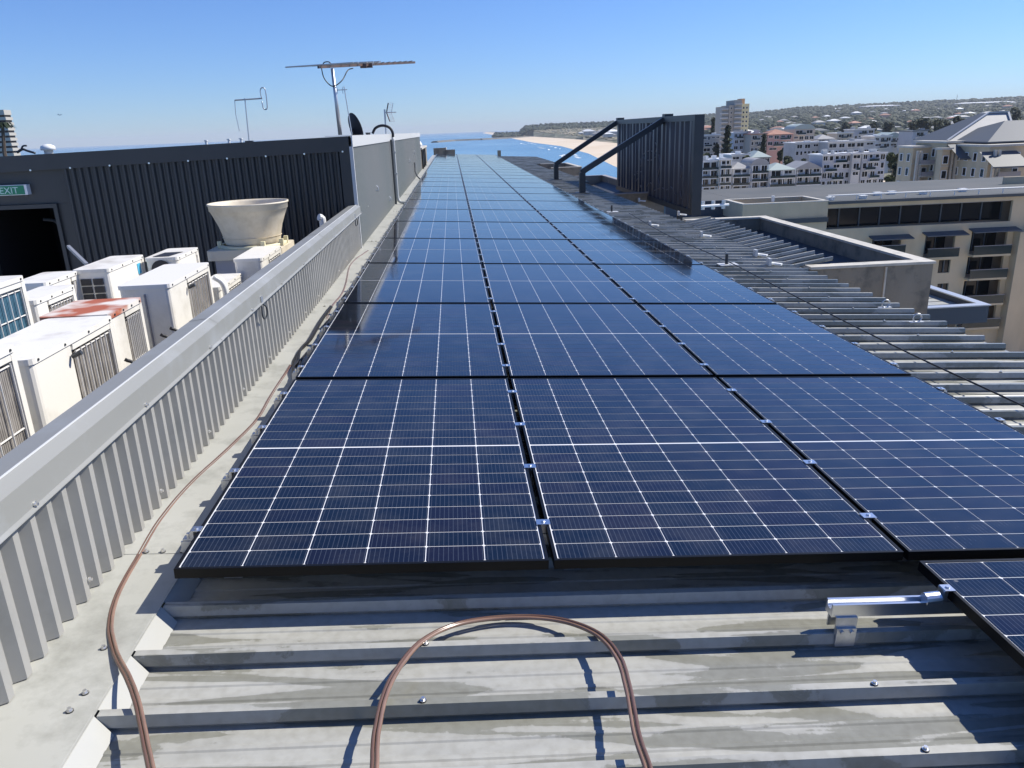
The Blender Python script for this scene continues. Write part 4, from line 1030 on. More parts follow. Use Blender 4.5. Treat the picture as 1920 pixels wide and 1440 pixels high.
# ---------------------------------------------------------------- air conditioners
def ac_unit(label, x1, y0, y1, zt, w=.36, z0=-1.9, split=.45, coil='coil_brown', lid='lid', shade_side=True, nv=8, nh=4, extra=None):
    t = thing('air_conditioner', label, 'air conditioner', (x1 - w / 2, (y0 + y1) / 2, z0), group='outdoor units on the plant deck')
    ys = y0 + (y1 - y0) * split; zb = z0 + .06; zl_ = zt - .03
    if split > .02: MB().bevbox(x1 - w, x1, y0, ys, zb, zl_, .03, 3).build('casing', M['white'], t)
    MB().box(x1 - w, x1 - .05, ys + .001, y1 - .001, zb, zl_).build('casing', M['white'], t)
    coil_o = MB().box(x1 - .049, x1 - .02, ys + .03, y1 - .04, zb + .03, zl_ - .06).build('coil', M[coil], t)
    MB().box(x1 - .049, x1, y1 - .038, y1, zb, zl_).build('corner_post', M['white'], t)
    MB().box(x1 - .049, x1, ys + .001, y1 - .039, zb, zb + .028).build('base_rail', M['white'], t)
    MB().box(x1 - .0485, x1 - .001, ys + .001, y1 - .039, zl_ - .035, zl_).build('top_rail', M['white'], t)
    MB().bevbox(x1 - w - .008, x1 + .008, y0 - .008, y1 + .008, zl_ + .001, zt, .035, 3).build('lid', M[lid], t)
    b = MB().box(x1 - w + .02, x1 - .02, y0 + .1, y0 + .16, z0, zb - .001); b.build('foot', M['steel_dark'], t)
    b = MB().box(x1 - w + .02, x1 - .02, y1 - .16, y1 - .1, z0, zb - .001); b.build('foot', M['steel_dark'], t)
    z_lo, z_hi = zb + .03, zl_ - .045; L_ = y1 - .05 - (ys + .03)
    vm_ = MB().tube([(0, 0, z_lo), (0, 0, z_hi)], .0036, 5).mesh('guard_wire', M['wire'])
    hm = MB().tube([(0, 0, 0), (0, L_, 0)], .0042, 5).mesh('guard_wire', M['wire'])
    for k in range(nv):
        link('guard_wire', vm_, coil_o, (x1 - .005 - t.location.x, ys + .03 + L_ * k / (nv - 1) - t.location.y, -t.location.z))
    for k in range(nh):
        link('guard_wire', hm, coil_o, (x1 - .011 - t.location.x, ys + .03 - t.location.y, z_hi - .01 - (z_hi - z_lo - .02) * k / max(1, nh - 1) - t.location.z))
    sm = SCREWL
    for k in range(4): link('screw', sm, t, (x1 + .0085 - t.location.x, y0 + .05 + (y1 - y0 - .1) * k / 3 - t.location.y, zt - .015 - t.location.z))
    return t
SCREWL = MB().tube([(0, 0, 0), (.004, 0, 0)], .007, 6).mesh('screw', M['steel_dark'])
ac_unit('nearest outdoor unit, cut by the left edge, wire guard over brown coil', -2.0, 2.55, 3.50, -.83, split=.02, nv=9)
A_ = ac_unit('white outdoor unit with half coil and half panel side, second from the camera', -2.0, 3.60, 4.50, -.93)
MB().tube([(-1.99, 3.96, -1.02), (-1.94, 3.96, -1.0)], .012, 6).build('valve', M['steel_dark'], A_)
ac_unit('outdoor unit with a rusty orange-brown lid, behind the second one', -2.02, 4.525, 5.0, -.925, w=.39, lid='rust_lid')
D_ = ac_unit('tall outdoor unit with a grey shaded end panel and faint rust on its lid', -2.0, 5.45, 6.38, -.925, w=.34, split=.42, lid='rust_spot')
MB().box(-2.175, -2.165, 5.438, 5.449, -1.8, -.99).build('seam', M['soffit'], D_)
MB().tube([(-1.99, 5.8, -1.02), (-1.94, 5.8, -1.0)], .012, 6).build('valve', M['steel_dark'], D_)
E_ = ac_unit('outdoor unit with louvred grey end and a blue sticker on its white side', -2.78, 6.36, 7.10, -.935, w=.27, split=.96, nv=2, nh=2)
for r_ in range(6):
    for c_ in range(2):
        MB().box(-3.0 + c_ * .095, -2.925 + c_ * .095, 6.345, 6.359, -1.06 - r_ * .062, -1.01 - r_ * .062).build('louvre_opening', M['vent_dark'], E_)
MB().box(-2.779, -2.776, 6.93, 7.0, -1.08, -.99).build('sticker', mat('blue_sticker', (.08, .42, .62), .5), E_)
ac_unit('outdoor unit with blue coil fins behind a square wire guard, at the left edge', -2.75, 4.10, 5.09, -.765, split=.02, coil='coil_blue', w=.42, nv=13, nh=7)
ac_unit('low white outdoor unit between the blue-coiled one and the rusty lid', -2.76, 5.18, 5.73, -.945, w=.22, split=.3)
ac_unit('white outdoor unit farthest left beside the dark doorway', -3.02, 5.85, 6.36, -.94, w=.25, split=.8, nv=4)
F_ = ac_unit('small outdoor unit half hidden by the parapet, beside the grey-ended one', -1.98, 6.50, 7.18, -1.15, w=.22, split=.2, nv=7)
G_ = ac_unit('small outdoor unit in front of the cream exhaust cowl', -1.79, 7.22, 8.05, -1.03, w=.25, split=.35, nv=6)
K_ = ac_unit('white unit with a dark round opening, behind the rust-spotted lid', -2.46, 7.0, 7.6, -.955, w=.27, split=.9, nv=2, nh=2)
MB().tube([(-2.60, 6.991, -1.06), (-2.60, 6.985, -1.06)], .085, 20).build('fan_opening', M['vent_dark'], K_)
MB().prism([(-2.68, 7.05), (-2.54, 7.05), (-2.50, 7.3), (-2.66, 7.3)], -.9545, -.951).build('top_grille', M['vent_dark'], K_)
tt = thing('refrigerant_pipes', 'white insulated pipes rising beside the grey-ended outdoor unit', 'pipes', (-2.2, 5.1, -1.9))
for k in range(3): MB().tube(smooth_path([(-2.32 - .05 * k, 5.34, -1.0 - .03 * k), (-2.31 - .05 * k, 5.33, -1.3), (-2.28 - .05 * k, 5.34, -1.6), (-2.2 - .05 * k, 5.25, -1.85)], 5), .013, 7).build('pipe', M['white_trim'], tt, True)
MB().box(-2.26, -2.16, 5.12, 5.22, -1.45, -1.15).build('isolator_box', M['pale_warm'], tt)
tt = thing('refrigerant_pipes', 'short white pipe bundle clipped at the far end of the grey-ended unit', 'pipes', (-1.97, 6.45, -1.9))
for k in range(2): MB().tube(smooth_path([(-1.99, 6.42 + .03 * k, -1.05), (-1.93, 6.44 + .03 * k, -1.12), (-1.93, 6.46 + .03 * k, -1.3), (-1.97, 6.46 + .03 * k, -1.8)], 5), .022, 7).build('pipe', M['white_trim'], tt, True)
tag(MB().bar(atY(128, 462, 8.6), atY(163, 496, 8.3), .03, .03).build('leaning_pole', M['ant_alu']), 'pale pole leaning between the dark doorway and the air conditioners', 'pole')
cl_ = thing('service_cables', 'black and white service cables lying between the air conditioners on the deck', 'cables', (-1.8, 5, -1.9))
rc_ = random.Random(12)
for k in range(9):
    y = rc_.uniform(3.4, 7.6); x = rc_.uniform(-1.95, -1.5)
    MB().tube(smooth_path([(x, y, -1.88), (x - .12, y + .3, -1.87), (x + .08, y + .6, -1.88), (x - .05, y + 1.0, -1.87)], 5), rc_.choice((.012, .02)), 6).build('cable', M[rc_.choice(('cable_black', 'white_trim'))], cl_, True)
for y in (4.53, 5.12, 5.30): MB().tube(smooth_path([(-1.985, y, -1.2), (-1.93, y + .02, -1.26), (-1.93, y + .04, -1.5), (-1.95, y + .03, -1.88)], 5), .011, 6).build('cable', M['cable_black'], cl_, True)
# cream exhaust cowl
cc = Vector((-2.14, 8.4, -1.02))
cw = thing('exhaust_cowl', 'large round cream exhaust cowl widening upwards like a bowl', 'exhaust cowl', (cc.x, cc.y, -1.9))
inv = cw.matrix_basis.inverted()
prof = [(a_ * .95, b_) for a_, b_ in ((.29, -.01), (.30, .02), (.315, .10), (.335, .17), (.372, .26), (.405, .33), (.413, .335), (.417, .385), (.427, .39), (.427, .405), (.413, .405), (.400, .385), (.36, .26), (.32, .15), (.28, .05))]
MB().lathe(prof, cc, 48).build('bowl', M['cowl'], cw, True)
MB().lathe([(.0, .06), (.30, .06)], cc, 32).build('inner_disc', M['cowl'], cw)
MB().lathe([(.30, -.05), (.335, -.05), (.34, -.012), (.30, -.011)], cc, 40).build('collar', M['cowl_base'], cw, True)
for a in (20, -20, -60, 200, 120):
    ra = math.radians(a); q = cc + Vector((math.cos(ra) * .335, math.sin(ra) * .335, -.02)); MB().box(q.x - .02, q.x + .02, q.y - .02, q.y + .02, q.z - .02, q.z + .05).build('clamp', M['cowl_base'], cw)
MB().bevbox(cc.x - .40, cc.x + .36, cc.y - .34, cc.y + .34, -1.16, -1.062, .05, 3).build('base', M['cowl'], cw)
MB().box(cc.x - .33, cc.x + .30, cc.y - .30, cc.y + .30, -1.9, -1.161).build('plinth', M['grey_box'], cw)
tag(MB().tube(smooth_path([(-1.55, 9.3, -1.3), (-1.55, 9.3, -.95), (-1.56, 9.3, -.90), (-1.585, 9.28, -.885)], 4), .04, 10).build('vent_pipe', M['white_trim']), 'short white plastic pipe standing behind the parapet near the dark wall', 'pipe')

# ---------------------------------------------------------------- aerials on the plant room
def Zp(x): return ztop(x) if x < -1.5 else 0
def ay(x, y, Y): return atY(x, y, Y)
YA = 12.5
an = thing('tv_antenna', 'large rooftop television antenna with long boom on a tall mast', 'antenna', (ay(637, 252, YA).x, YA, -.04))
MB().tube([ay(638, 253, YA), ay(623, 128, YA)], .030, 10, taper=.024).build('mast', M['ant_alu'], an, True)
b0 = ay(597, 126, YA - .2); b1 = ay(777, 117, YA + 2.4)
boom = MB().bar(b0, b1, .035, .035).build('boom', M['ant_dark'], an)
bd_ = (b1 - b0)
for k, (t_, half) in enumerate(((.02, .62), (.10, .55), (.2, .52), (.28, .48), (.36, .45), (.45, .30))):
    c = b0 + bd_ * t_; dd = Vector((-bd_.y, bd_.x, .02)).normalized()
    MB().tube([c - dd * -half + Vector((0, 0, .03)), c - dd * half * .9 + Vector((0, 0, .03))], .010, 6).build('element', M['ant_alu'], boom)
for k in range(7):
    c = b0 + bd_ * (.55 + .065 * k); MB().tube([c + Vector((-.05, .09, .02)), c + Vector((.05, -.09, .02))], .006, 5).build('element', M['ant_dark'], boom)
for t_ in (.42, .48): c = b0 + bd_ * t_; MB().box(c.x - .05, c.x + .05, c.y - .04, c.y + .04, c.z - .045, c.z + .045).build('junction', M['ant_dark'], an)
MB().tube(smooth_path([ay(602, 124, YA), ay(607, 145, YA), ay(618, 159, YA), ay(628, 161, YA - .05), ay(642, 150, YA), ay(652, 132, YA + .3), ay(662, 128, YA + .35)], 6), .008, 6).build('cable', M['cable_black'], an, True)
MB().tube(smooth_path([ay(605, 122, YA), ay(608, 117, YA), ay(616, 116, YA), ay(621, 120, YA)], 5), .008, 6).build('cable', M['cable_black'], an, True)
# folded dipole aerial at left
YB = 12.0
an = thing('tv_antenna', 'thin folded dipole aerial at the left, above the charcoal wall', 'antenna', (ay(467, 262, YB).x, YB, -.1))
MB().tube([ay(467, 264, YB), ay(459, 184, YB)], .009, 6).build('mast', M['ant_alu'], an)
MB().tube([ay(440, 188, YB), ay(491, 184.5, YB)], .010, 6).build('boom', M['ant_alu'], an)
MB().tube([ay(440, 188, YB), ay(442, 214, YB), ay(449, 246, YB)], .006, 6).build('element', M['ant_alu'], an)
MB().tube(smooth_path([ay(491, 186, YB), ay(488, 172, YB), ay(490, 165, YB), ay(496, 166, YB), ay(499, 178, YB), ay(501, 200, YB), ay(499, 205, YB), ay(494, 203, YB), ay(491, 190, YB)], 5), .008, 6).build('folded_dipole', M['ant_alu'], an, True)
MB().box(ay(467, 262, YB).x - .05, ay(467, 262, YB).x + .05, YB - .05, YB + .05, -.14, -.02).build('base', M['steel_dark'], an)
# slim mast with small cross-element
YC = 12.8
an = thing('tv_antenna', 'slim bare mast with a small cross arm just right of the big antenna mast', 'antenna', (ay(660, 252, YC).x, YC, -.04))
MB().tube([ay(660, 253, YC), ay(645, 162, YC)], .008, 6).build('mast', M['ant_alu'], an)
MB().tube([ay(631, 169, YC), ay(651, 168, YC)], .006, 6).build('crossarm', M['ant_alu'], an)
for x in (632, 642): MB().tube([ay(x, 163, YC), ay(x + 1, 176, YC)], .005, 5).build('element', M['ant_alu'], an)
# dish seen from behind
YDi = 13.6
c = ay(667, 240, YDi); ds = thing('satellite_dish', 'black oval satellite dish seen from behind on the plant room roof', 'satellite dish', (c.x, c.y, -.05))
b = MB(); n = 28; R1 = .235; ax = Vector((.72, .45, .22)).normalized(); e1 = Vector((0, 0, 1)); e1 = (e1 - ax * e1.dot(ax)).normalized(); e2 = ax.cross(e1)
rings = [(0, -.06), (.35, -.05), (.7, -.028), (1.0, 0)]
for r_, dd in rings:
    for j in range(n):
        a = 2 * math.pi * j / n; b.v.append(tuple(c + ax * dd + e1 * (R1 * 1.05 * r_ * math.cos(a)) + e2 * (R1 * r_ * math.sin(a))))
for i in range(3):
    for j in range(n):
        k = (j + 1) % n; b.f.append((i * n + j, i * n + k, (i + 1) * n + k, (i + 1) * n + j)); b.mi.append(0)
b.build('reflector', M['dish'], ds, True)
MB().tube([c + ax * -.06, c + ax * -.09, (c.x - .05, c.y, -.05)], .018, 8).build('mount', M['steel_dark'], ds)
p = ay(690, 250, 13); tag(MB().tube([(p.x, 13, -.04), (p.x, 13, .035)], .02, 6, taper=.045).build('roof_fitting', M['steel_dark']), 'tiny dark fitting between the satellite dish and the gooseneck', 'fitting')
# grid panel aerial
YG = 17.0
an = thing('tv_antenna', 'small panel aerial with wire grid reflector behind the gooseneck pipe', 'antenna', (ay(724, 250, YG).x, YG, -.04))
MB().tube([ay(724, 252, YG), ay(721, 205, YG)], .018, 6).build('mast', M['ant_alu'], an)
MB().tube([ay(720, 211, YG), ay(743, 210.5, YG)], .010, 5).build('boom', M['ant_alu'], an)
for s0, s1 in (((725, 210), (728, 193)), ((725, 212), (731, 228))):
    a0 = ay(s0[0], s0[1], YG); a1 = ay(s1[0], s1[1], YG); dx_ = ay(736, 200, YG + .2) - ay(727, 200, YG)
    MB().tube([a0, a1], .012, 5).build('frame_bar', M['ant_dark'], an); MB().tube([a0 + dx_, a1 + dx_], .006, 5).build('frame_bar', M['ant_alu'], an)
    for k in range(7): q = a0 + (a1 - a0) * k / 6; MB().tube([q, q + dx_], .005, 4).build('grid_bar', M['ant_alu'], an)
# left end small things on the plant room roof
for k, (x, lab) in enumerate(((386, 'leftmost of the small white roof pegs'), (429, 'small white roof peg in the middle of the three'), (452, 'small white roof peg nearest the dipole aerial'))):
    p = ay(x, 262, 11.5); z0 = ztop(p.x) - .04; tag(MB().tube([(p.x, 11.5, z0), (p.x, 11.5, z0 + .085)], .018, 7).tube([(p.x, 11.5, z0 + .085), (p.x, 11.5, z0 + .1)], .028, 7).build('roof_vent', M['white_trim']), lab + ' above the charcoal wall', 'vent', 'small white pegs on the plant room roof')
p = ay(90, 279, 11); tag(MB().lathe([(.05, -.07), (.055, .0), (.09, .005), (.085, .05), (.04, .075), (0.001, .08)], (p.x, 11, p.z - .02), 16).build('roof_vent', M['white_trim'], None, True), 'white domed vent on the charcoal plant room roof near the left edge', 'vent')
st = thing('roof_aerial', 'dark jumbled aerial with curved arm near the left edge of the plant room roof', 'antenna', (ay(45, 285, 14).x, 14, -.15))
MB().tube(smooth_path([ay(32, 286, 14), ay(42, 280, 14), ay(52, 283, 14), ay(66, 287, 14)], 4), .02, 6).build('arm', M['steel_dark'], st, True)
MB().tube(smooth_path([ay(40, 280, 14), ay(43, 274, 14), ay(50, 273, 14)], 4), .015, 6).build('arm', M['steel_dark'], st, True)
# palm in front of the banded tower
a = atY(8, 290, 60); pm = thing('palm_tree', 'thin dark palm in front of the banded tower at the left edge', 'tree', (a.x, 60, ZS + 2.2))
top = atY(5, 236, 60); MB().tube([(a.x, 60, ZS + 2.2), (atY(8, 285, 60).x, 60, atY(8, 285, 60).z), top], .18, 6, taper=.10).build('trunk', M['bark'], pm)
b = MB(); r6 = random.Random(4)
for k in range(26):
    a_ = k * 2.4; ln = r6.uniform(.5, .9); dr = Vector((math.cos(a_), math.sin(a_), 0)); pts_ = [top + dr * ln * t_ + Vector((0, 0, .35 * math.sin(t_ * 2.6) - .35 * t_ * t_)) for t_ in (0, .3, .6, 1)]
    sd = Vector((-dr.y, dr.x, 0)) * .09
    for i in range(3): b.face([pts_[i] - sd, pts_[i + 1] - sd * (1 - i / 3), pts_[i + 1] + sd * (1 - i / 3), pts_[i] + sd])
b.build('crown', M['leaf_dark'], pm)
# gull
p = atY(112, 216, 260); gl = MB(); gl.tube([(p.x - .25, 260, p.z), (p.x, 260, p.z + .02), (p.x + .3, 260, p.z)], .09, 6)
gl.face([(p.x, 260 - .1, p.z), (p.x - .35, 260, p.z + .45), (p.x - .8, 260.1, p.z + .25), (p.x - .1, 260.1, p.z)]); gl.face([(p.x, 260 - .1, p.z), (p.x + .35, 260, p.z + .3), (p.x + .75, 260.1, p.z + .15), (p.x + .1, 260.1, p.z)])
tag(gl.build('gull', M['pale']), 'tiny gull flying over the charcoal wall at the upper left', 'bird')

# ---------------------------------------------------------------- box gutters (upstands) at the right edge
def upstand(label, x0, x1, y0, y1, zt, zin, zout, capm='cap_stone', th=.13):
    t = thing('box_upstand', label, 'upstand', ((x0 + x1) / 2, y0, zin), group='rendered upstands along the roof edge')
    walls = (('near', x0, x1, y0, y0 + th), ('far', x0, x1, y1 - th, y1), ('right', x1 - th, x1, y0 + th + .001, y1 - th - .001))
    for nm, a0, a1, b0, b1 in walls:
        MB().box(a0, a1, b0, b1, zout, zt - .03).build('wall', M['concrete'], t)
    for nm, a0, a1, b0, b1 in walls:
        yy0, yy1 = (b0 - .02, b1 + .02) if nm != 'right' else (b0 + .02, b1 - .02)
        MB().box(a0 - (.0 if nm != 'right' else .02), a1 + .02, yy0, yy1, zt - .029, zt).build('coping', M[capm], t)
    MB().box(x0, x1 - th - .001, y0 + th + .001, y1 - th - .001, zin - .05, zin).build('gutter_floor', M['gutter'], t)
    # sloping inner membrane
    MB().hexa([(x1 - th - .5, y0 + th + .002, zin + .001), (x1 - th - .002, y0 + th + .002, zin + .001), (x1 - th - .002, y1 - th - .002, zin + .001), (x1 - th - .5, y1 - th - .002, zin + .001),
               (x1 - th - .5, y0 + th + .002, zin + .01), (x1 - th - .002, y0 + th + .002, zin + .16), (x1 - th - .002, y1 - th - .002, zin + .16), (x1 - th - .5, y1 - th - .002, zin + .01)]).build('membrane', M['gutter'], t)
    return t
u1 = upstand('nearest rendered upstand enclosing the fanned short roof sheets, with pale coping', 3.97, 5.42, 8.50, 13.55, -1.60, -1.98, -5.3)
MB().box(4.85, 4.87, 8.485, 8.499, -5.3, -1.64).build('joint_strip', M['cap_stone'], u1)
u2 = upstand('far dark upstand on the roof edge beyond the screen, against the sea', 4.15, 5.45, 34.0, 38.3, -1.60, -2.05, -5.3)
u3 = upstand('low dark upstand directly behind the leaning screen', 3.97, 5.60, 21.0, 29.5, -1.72, -2.1, -5.3, 'soffit')
# small lower roof to the right of the near upstand
za = -3.0
c1 = atZ(1855, 573, za); c2 = atZ(1728, 585, za); c3 = atZ(1735, 533, za)
lr = thing('lower_roof', 'small slatted lower roof with metal edge in front of the beige apartment block', 'roof', (c1.x - 1, c1.y, za - .2))
x0, x1, y0, y1 = 5.45, c1.x, c1.y, c1.y + 5.5
MB().box(x0, x1, y0, y0 + .1, za - .28, za).build('edge_fascia', M['slate'], lr); MB().box(x1 - .1, x1, y0 + .101, y1, za - .28, za).build('edge_fascia', M['slate'], lr)
MB().box(x0, x1 + .02, y0 - .02, y0 + .13, za + .001, za + .02).build('edge_cap', M['ant_alu'], lr); MB().box(x1 - .13, x1 + .02, y0 + .131, y1, za + .001, za + .02).build('edge_cap', M['ant_alu'], lr)
yy = y0 + .12; sb = MB().box(x0, x1 - .11, 0, .22, -.13, -.10).mesh('roof_board', M['apron'])
while yy < y1 - .3: link('roof_board', sb, lr, (-lr.location.x, yy - lr.location.y, za - lr.location.z)); yy += .26
MB().box(x0, x1 - .1, y0 + .1, y1, za - .27, za - .15).build('deck', M['gutter'], lr)

# ---------------------------------------------------------------- charcoal screen with struts
XS = 5.28; YS0, YS1 = 16.95, 25.3; ZST, ZSB = .165, -1.93
scr = thing('roof_screen', 'charcoal corrugated metal screen in a steel frame, braced back to the roof', 'screen', (XS, 21, ZSB))
def zs_top(y): return ZST + .01 * (y - YS0) / 8
SPT = .40; n = int((YS1 - YS0 - .3) / SPT); i = 0
while i < n:
    b = MB()
    for j in range(min(4, n - i)):
        o = YS0 + .15 + (i + j) * SPT; w_ = .03 * math.sin(o * 7.7); pf = [(0, 0), (.09 + w_, 0), (.17 + w_, .13), (.29 - w_, .13), (SPT, 0)]
        for q in range(4):
            (a, da), (c, dc) = pf[q], pf[q + 1]; lean = .05 * math.sin(o * 5.1)
            b.face([(XS - da, o + c, ZSB + .12) if False else (XS - da, o + a, ZSB + .12), (XS - dc, o + c, ZSB + .12), (XS - dc, o + c + (lean if 0 < c < SPT else 0), ZST - .1), (XS - da, o + a + (lean if 0 < a < SPT else 0), ZST - .1)])
    b.build('screen_sheet', M['screen'], scr); i += 4
MB().box(XS - .15, XS + .06, YS0, YS0 + .16, ZSB, ZST).build('frame_post', M['steel_dark'], scr)
MB().box(XS - .09, XS + .06, YS1 - .16, YS1, ZSB, ZST).build('frame_post', M['steel_dark'], scr)
MB().box(XS - .15, XS + .06, YS0 + .161, YS1 - .161, ZST - .13, ZST).build('frame_rail', M['steel_dark'], scr)
MB().box(XS - .15, XS + .06, YS0 + .161, YS1 - .161, ZSB, ZSB + .12).build('frame_rail', M['steel_dark'], scr)
for y in (23.4, 18.3): MB().box(XS - .06, XS + .05, y, y + .12, -2.4, ZSB - .001).build('leg', M['steel_dark'], scr)
for px_, py_, pt in (((1043, 337, (1165, 236)), (0, 0), 0), ((1092, 362, (1246, 226)), (0, 0), 0)) and (((1043, 337), (1043, 309), (1166, 235)), ((1092, 362), (1092, 324), (1246, 226))):
    q = roofpt(px_[0], px_[1], HC); Yp = q.y
    zt_ = atY(py_[0], py_[1], Yp).z
    MB().box(q.x - .07, q.x + .07, Yp - .07, Yp + .07, q.z + .02, zt_).build('stub_post', M['steel_dark'], scr)
    MB().box(q.x - .17, q.x + .17, Yp - .15, Yp + .15, q.z + .001, q.z + .019).build('base_plate', M['steel_dark'], scr)
    e = Vector((XS - .10, min(Yp, YS1 - .1), ZST - .06)); MB().bar((q.x - .03, Yp, zt_ + .01), e, .12, .13).build('strut', M['steel_dark'], scr)
    MB().box(XS - .13, XS + .08, e.y - .12, e.y + .12, ZST + .001, ZST + .06).build('bracket', M['steel_dark'], scr)
# loose cables tangled on the screen
def sp(x, y): 
    p = atX(x, y, XS - .10); return p
cb = thing('loose_cables', 'thin grey cables hanging in loops over the charcoal screen', 'cables', (XS - .1, 20, -1.2))
for pts_ in ([(1222, 248), (1226, 262), (1232, 275), (1228, 288), (1224, 300), (1227, 330), (1224, 352)], [(1206, 290), (1213, 284), (1224, 284), (1230, 292), (1222, 300), (1210, 299), (1206, 290)], [(1196, 262), (1198, 285), (1203, 305), (1198, 318), (1190, 328), (1204, 322), (1206, 340), (1200, 352)],
             [(1212, 352), (1218, 342), (1226, 350), (1224, 358), (1240, 352), (1250, 356), (1258, 350), (1268, 366)], [(1236, 290), (1238, 310), (1234, 330), (1238, 350)], [(1275, 305), (1279, 320), (1274, 345), (1278, 372)], [(1192, 345), (1196, 335), (1202, 350), (1206, 338)]):
    MB().tube(smooth_path([sp(*p_) for p_ in pts_], 5), .014, 5).build('cable', M['cable_grey'], cb, True)

# ---------------------------------------------------------------- bits on the right roof
lf = thing('safety_line', 'thin black safety cable running along the ribbed roof right of the panels', 'cable', rloc(4.0, 6, .1))
lp = [roofpt(x, y, .10) for x, y in ((1180, 400), (1250, 440), (1362, 489), (1500, 560), (1700, 660), (1920, 762), (2300, 948))]
MB().tube(smooth_path(lp, 5), .006, 6).build('cable', M['cable_black'], lf, True)
for k, (x, y) in enumerate(((1362, 497), (1147, 398), (1720, 671))):
    q = roofpt(x, y, HC)
    if k < 2:
        MB().box(q.x - .09, q.x + .12, q.y - .08, q.y + .08, q.z, q.z + .012).build('base_plate', M['light_trim'], lf); MB().tube([(q.x, q.y, q.z + .012), (q.x, q.y, q.z + .13)], .018, 8).build('post', M['steel_dark'], lf)
for k, (x, y, lb2) in enumerate(((1660, 577, 'nearer the near upstand'), (1719, 604, 'closest to the camera'))):
    q = roofpt(x, y, HC); t = thing('anchor_ring', 'steel anchor ring on a roof rib, ' + lb2, 'anchor', q, group='anchor rings on the ribs')
    MB().tube([q + Vector((.035 * math.cos(a), 0, .035 + .035 * math.sin(a))) for a in [i * math.pi / 6 for i in range(13)]], .006, 6).build('ring', M['galv'], t, True)
    MB().box(q.x - .06, q.x + .05, q.y - .02, q.y + .02, q.z, q.z + .006).build('plate', M['light_trim'], t)
for k, (x, y, lb2) in enumerate(((1225, 446 - 22, 'by the foot of the screen'), (1322, 444, 'inside the start of the fanned sheets'), (1451, 500 - 3, 'below the fanned sheets'), (1425, 480, 'just above the line of short sheets'), (1203, 378, 'behind the screen bottom edge'), (1278, 404, 'beside the near screen post'))):
    q = roofpt(x, y, HC); t = thing('roof_bracket', 'small bright white bracket on the ribs, ' + lb2, 'bracket', q, group='white brackets on the ribs')
    MB().bar(q + Vector((-.05, .06, .02)), q + Vector((.07, -.05, .012)), .05, .02).build('plate', M['white_trim'], t); MB().box(q.x - .07, q.x - .04, q.y - .03, q.y + .05, q.z, q.z + .08).build('tab', M['light_trim'], t)
# rubble and fittings at the end of the plant room wall
en = thing('end_wall', 'mottled pale block wall at the far end of the plant room, beside the gutter', 'wall', (-1.3, 32, -1.3))
MB().box(-1.62, -1.2, 31.0, 38.0, -1.33, -.62).build('block', M['concrete'], en); MB().box(-1.66, -1.16, 31.2, 37.5, -.619, -.55).build('block', M['cap_stone'], en)
for k in range(3): MB().box(-1.22 + .01 * k, -1.14, 31.3 + k * 1.5, 31.7 + k * 1.5, -1.32, -.60).build('dark_pipe', M['cable_black'], en)
MB().lathe([(.12, 0), (.15, .1), (.09, .22), (.001, .25)], (-1.35, 33, -.548), 10).build('vent_cap', M['white_trim'], en)
for k, (x, y, Y, w, m_, lb2) in enumerate(((824, 277.5, 50.6, .38, 'gutter', 'low dark wall ending the roof, left of the array end'), (844, 280.6, 50.6, .30, 'gutter', 'short dark block on the far roof edge'), (936, 282, 50, .1, 'cable_black', 'small dark post at the far right corner of the roof'))):
    p = atY(x, y, Y); tag(MB().box(p.x - w, p.x + w, Y, Y + .3, p.z - .6, p.z).build('roof_block', M['concrete']), lb2, 'block')
p = atY(836, 276, 51); tag(MB().tube([(p.x, 51, -1.9), (p.x, 51, p.z)], .05, 8).build('vent_pipe', M['white_trim']), 'tiny white vent pipe beyond the far end of the panels', 'pipe')

# ================================================================ SOLAR PANELS
PW, PL, PITW, PITV, FH = 1.134, 1.880, 1.152, 1.922, .032
CWX, CWY, GX, GY, MID = .1814, .0889, .0031, .0035, .012
FR = .0105
b = MB()   # frame: four rails
for x0, x1, y0, y1 in ((0, PW, 0, FR), (0, PW, PL - FR, PL), (0, FR, FR + .0002, PL - FR - .0002), (PW - FR, PW, FR + .0002, PL - FR - .0002)):
    b.box(x0, x1, y0, y1, -FH, 0)
FRAME = b.mesh('frame', M['frame'])
BACK = MB().box(FR + .0002, PW - FR - .0002, FR + .0002, PL - FR - .0002, -.0065, -.0025).mesh('backsheet', M['backsheet'])
mx = (PW - (6 * CWX + 5 * GX)) / 2
my = (PL - (20 * CWY + 18 * GY + MID)) / 2
def cell_poly(x, y, ch=.0045): return [(x + ch, y), (x + CWX - ch, y), (x + CWX, y + ch), (x + CWX, y + CWY - ch), (x + CWX - ch, y + CWY), (x + ch, y + CWY), (x, y + CWY - ch), (x, y + ch)]
def cell_into(mb, x, y, z0=-.0024, z1=-.0016):
    mb.prism(cell_poly(x, y), z0, z1)
cm = MB(); cell_into(cm, 0, 0); CELL = cm.mesh('cell', M['cell'])
cpos = []
for r_ in range(20):
    y = my + r_ * (CWY + GY) + (MID - GY if r_ >= 10 else 0)
    for c_ in range(6): cpos.append((mx + c_ * (CWX + GX), y))
cm = MB()
for x, y in cpos: cell_into(cm, x, y)
CELLS = cm.mesh('cell_grid', M['cell'])
colname = ['left', 'middle', 'right']
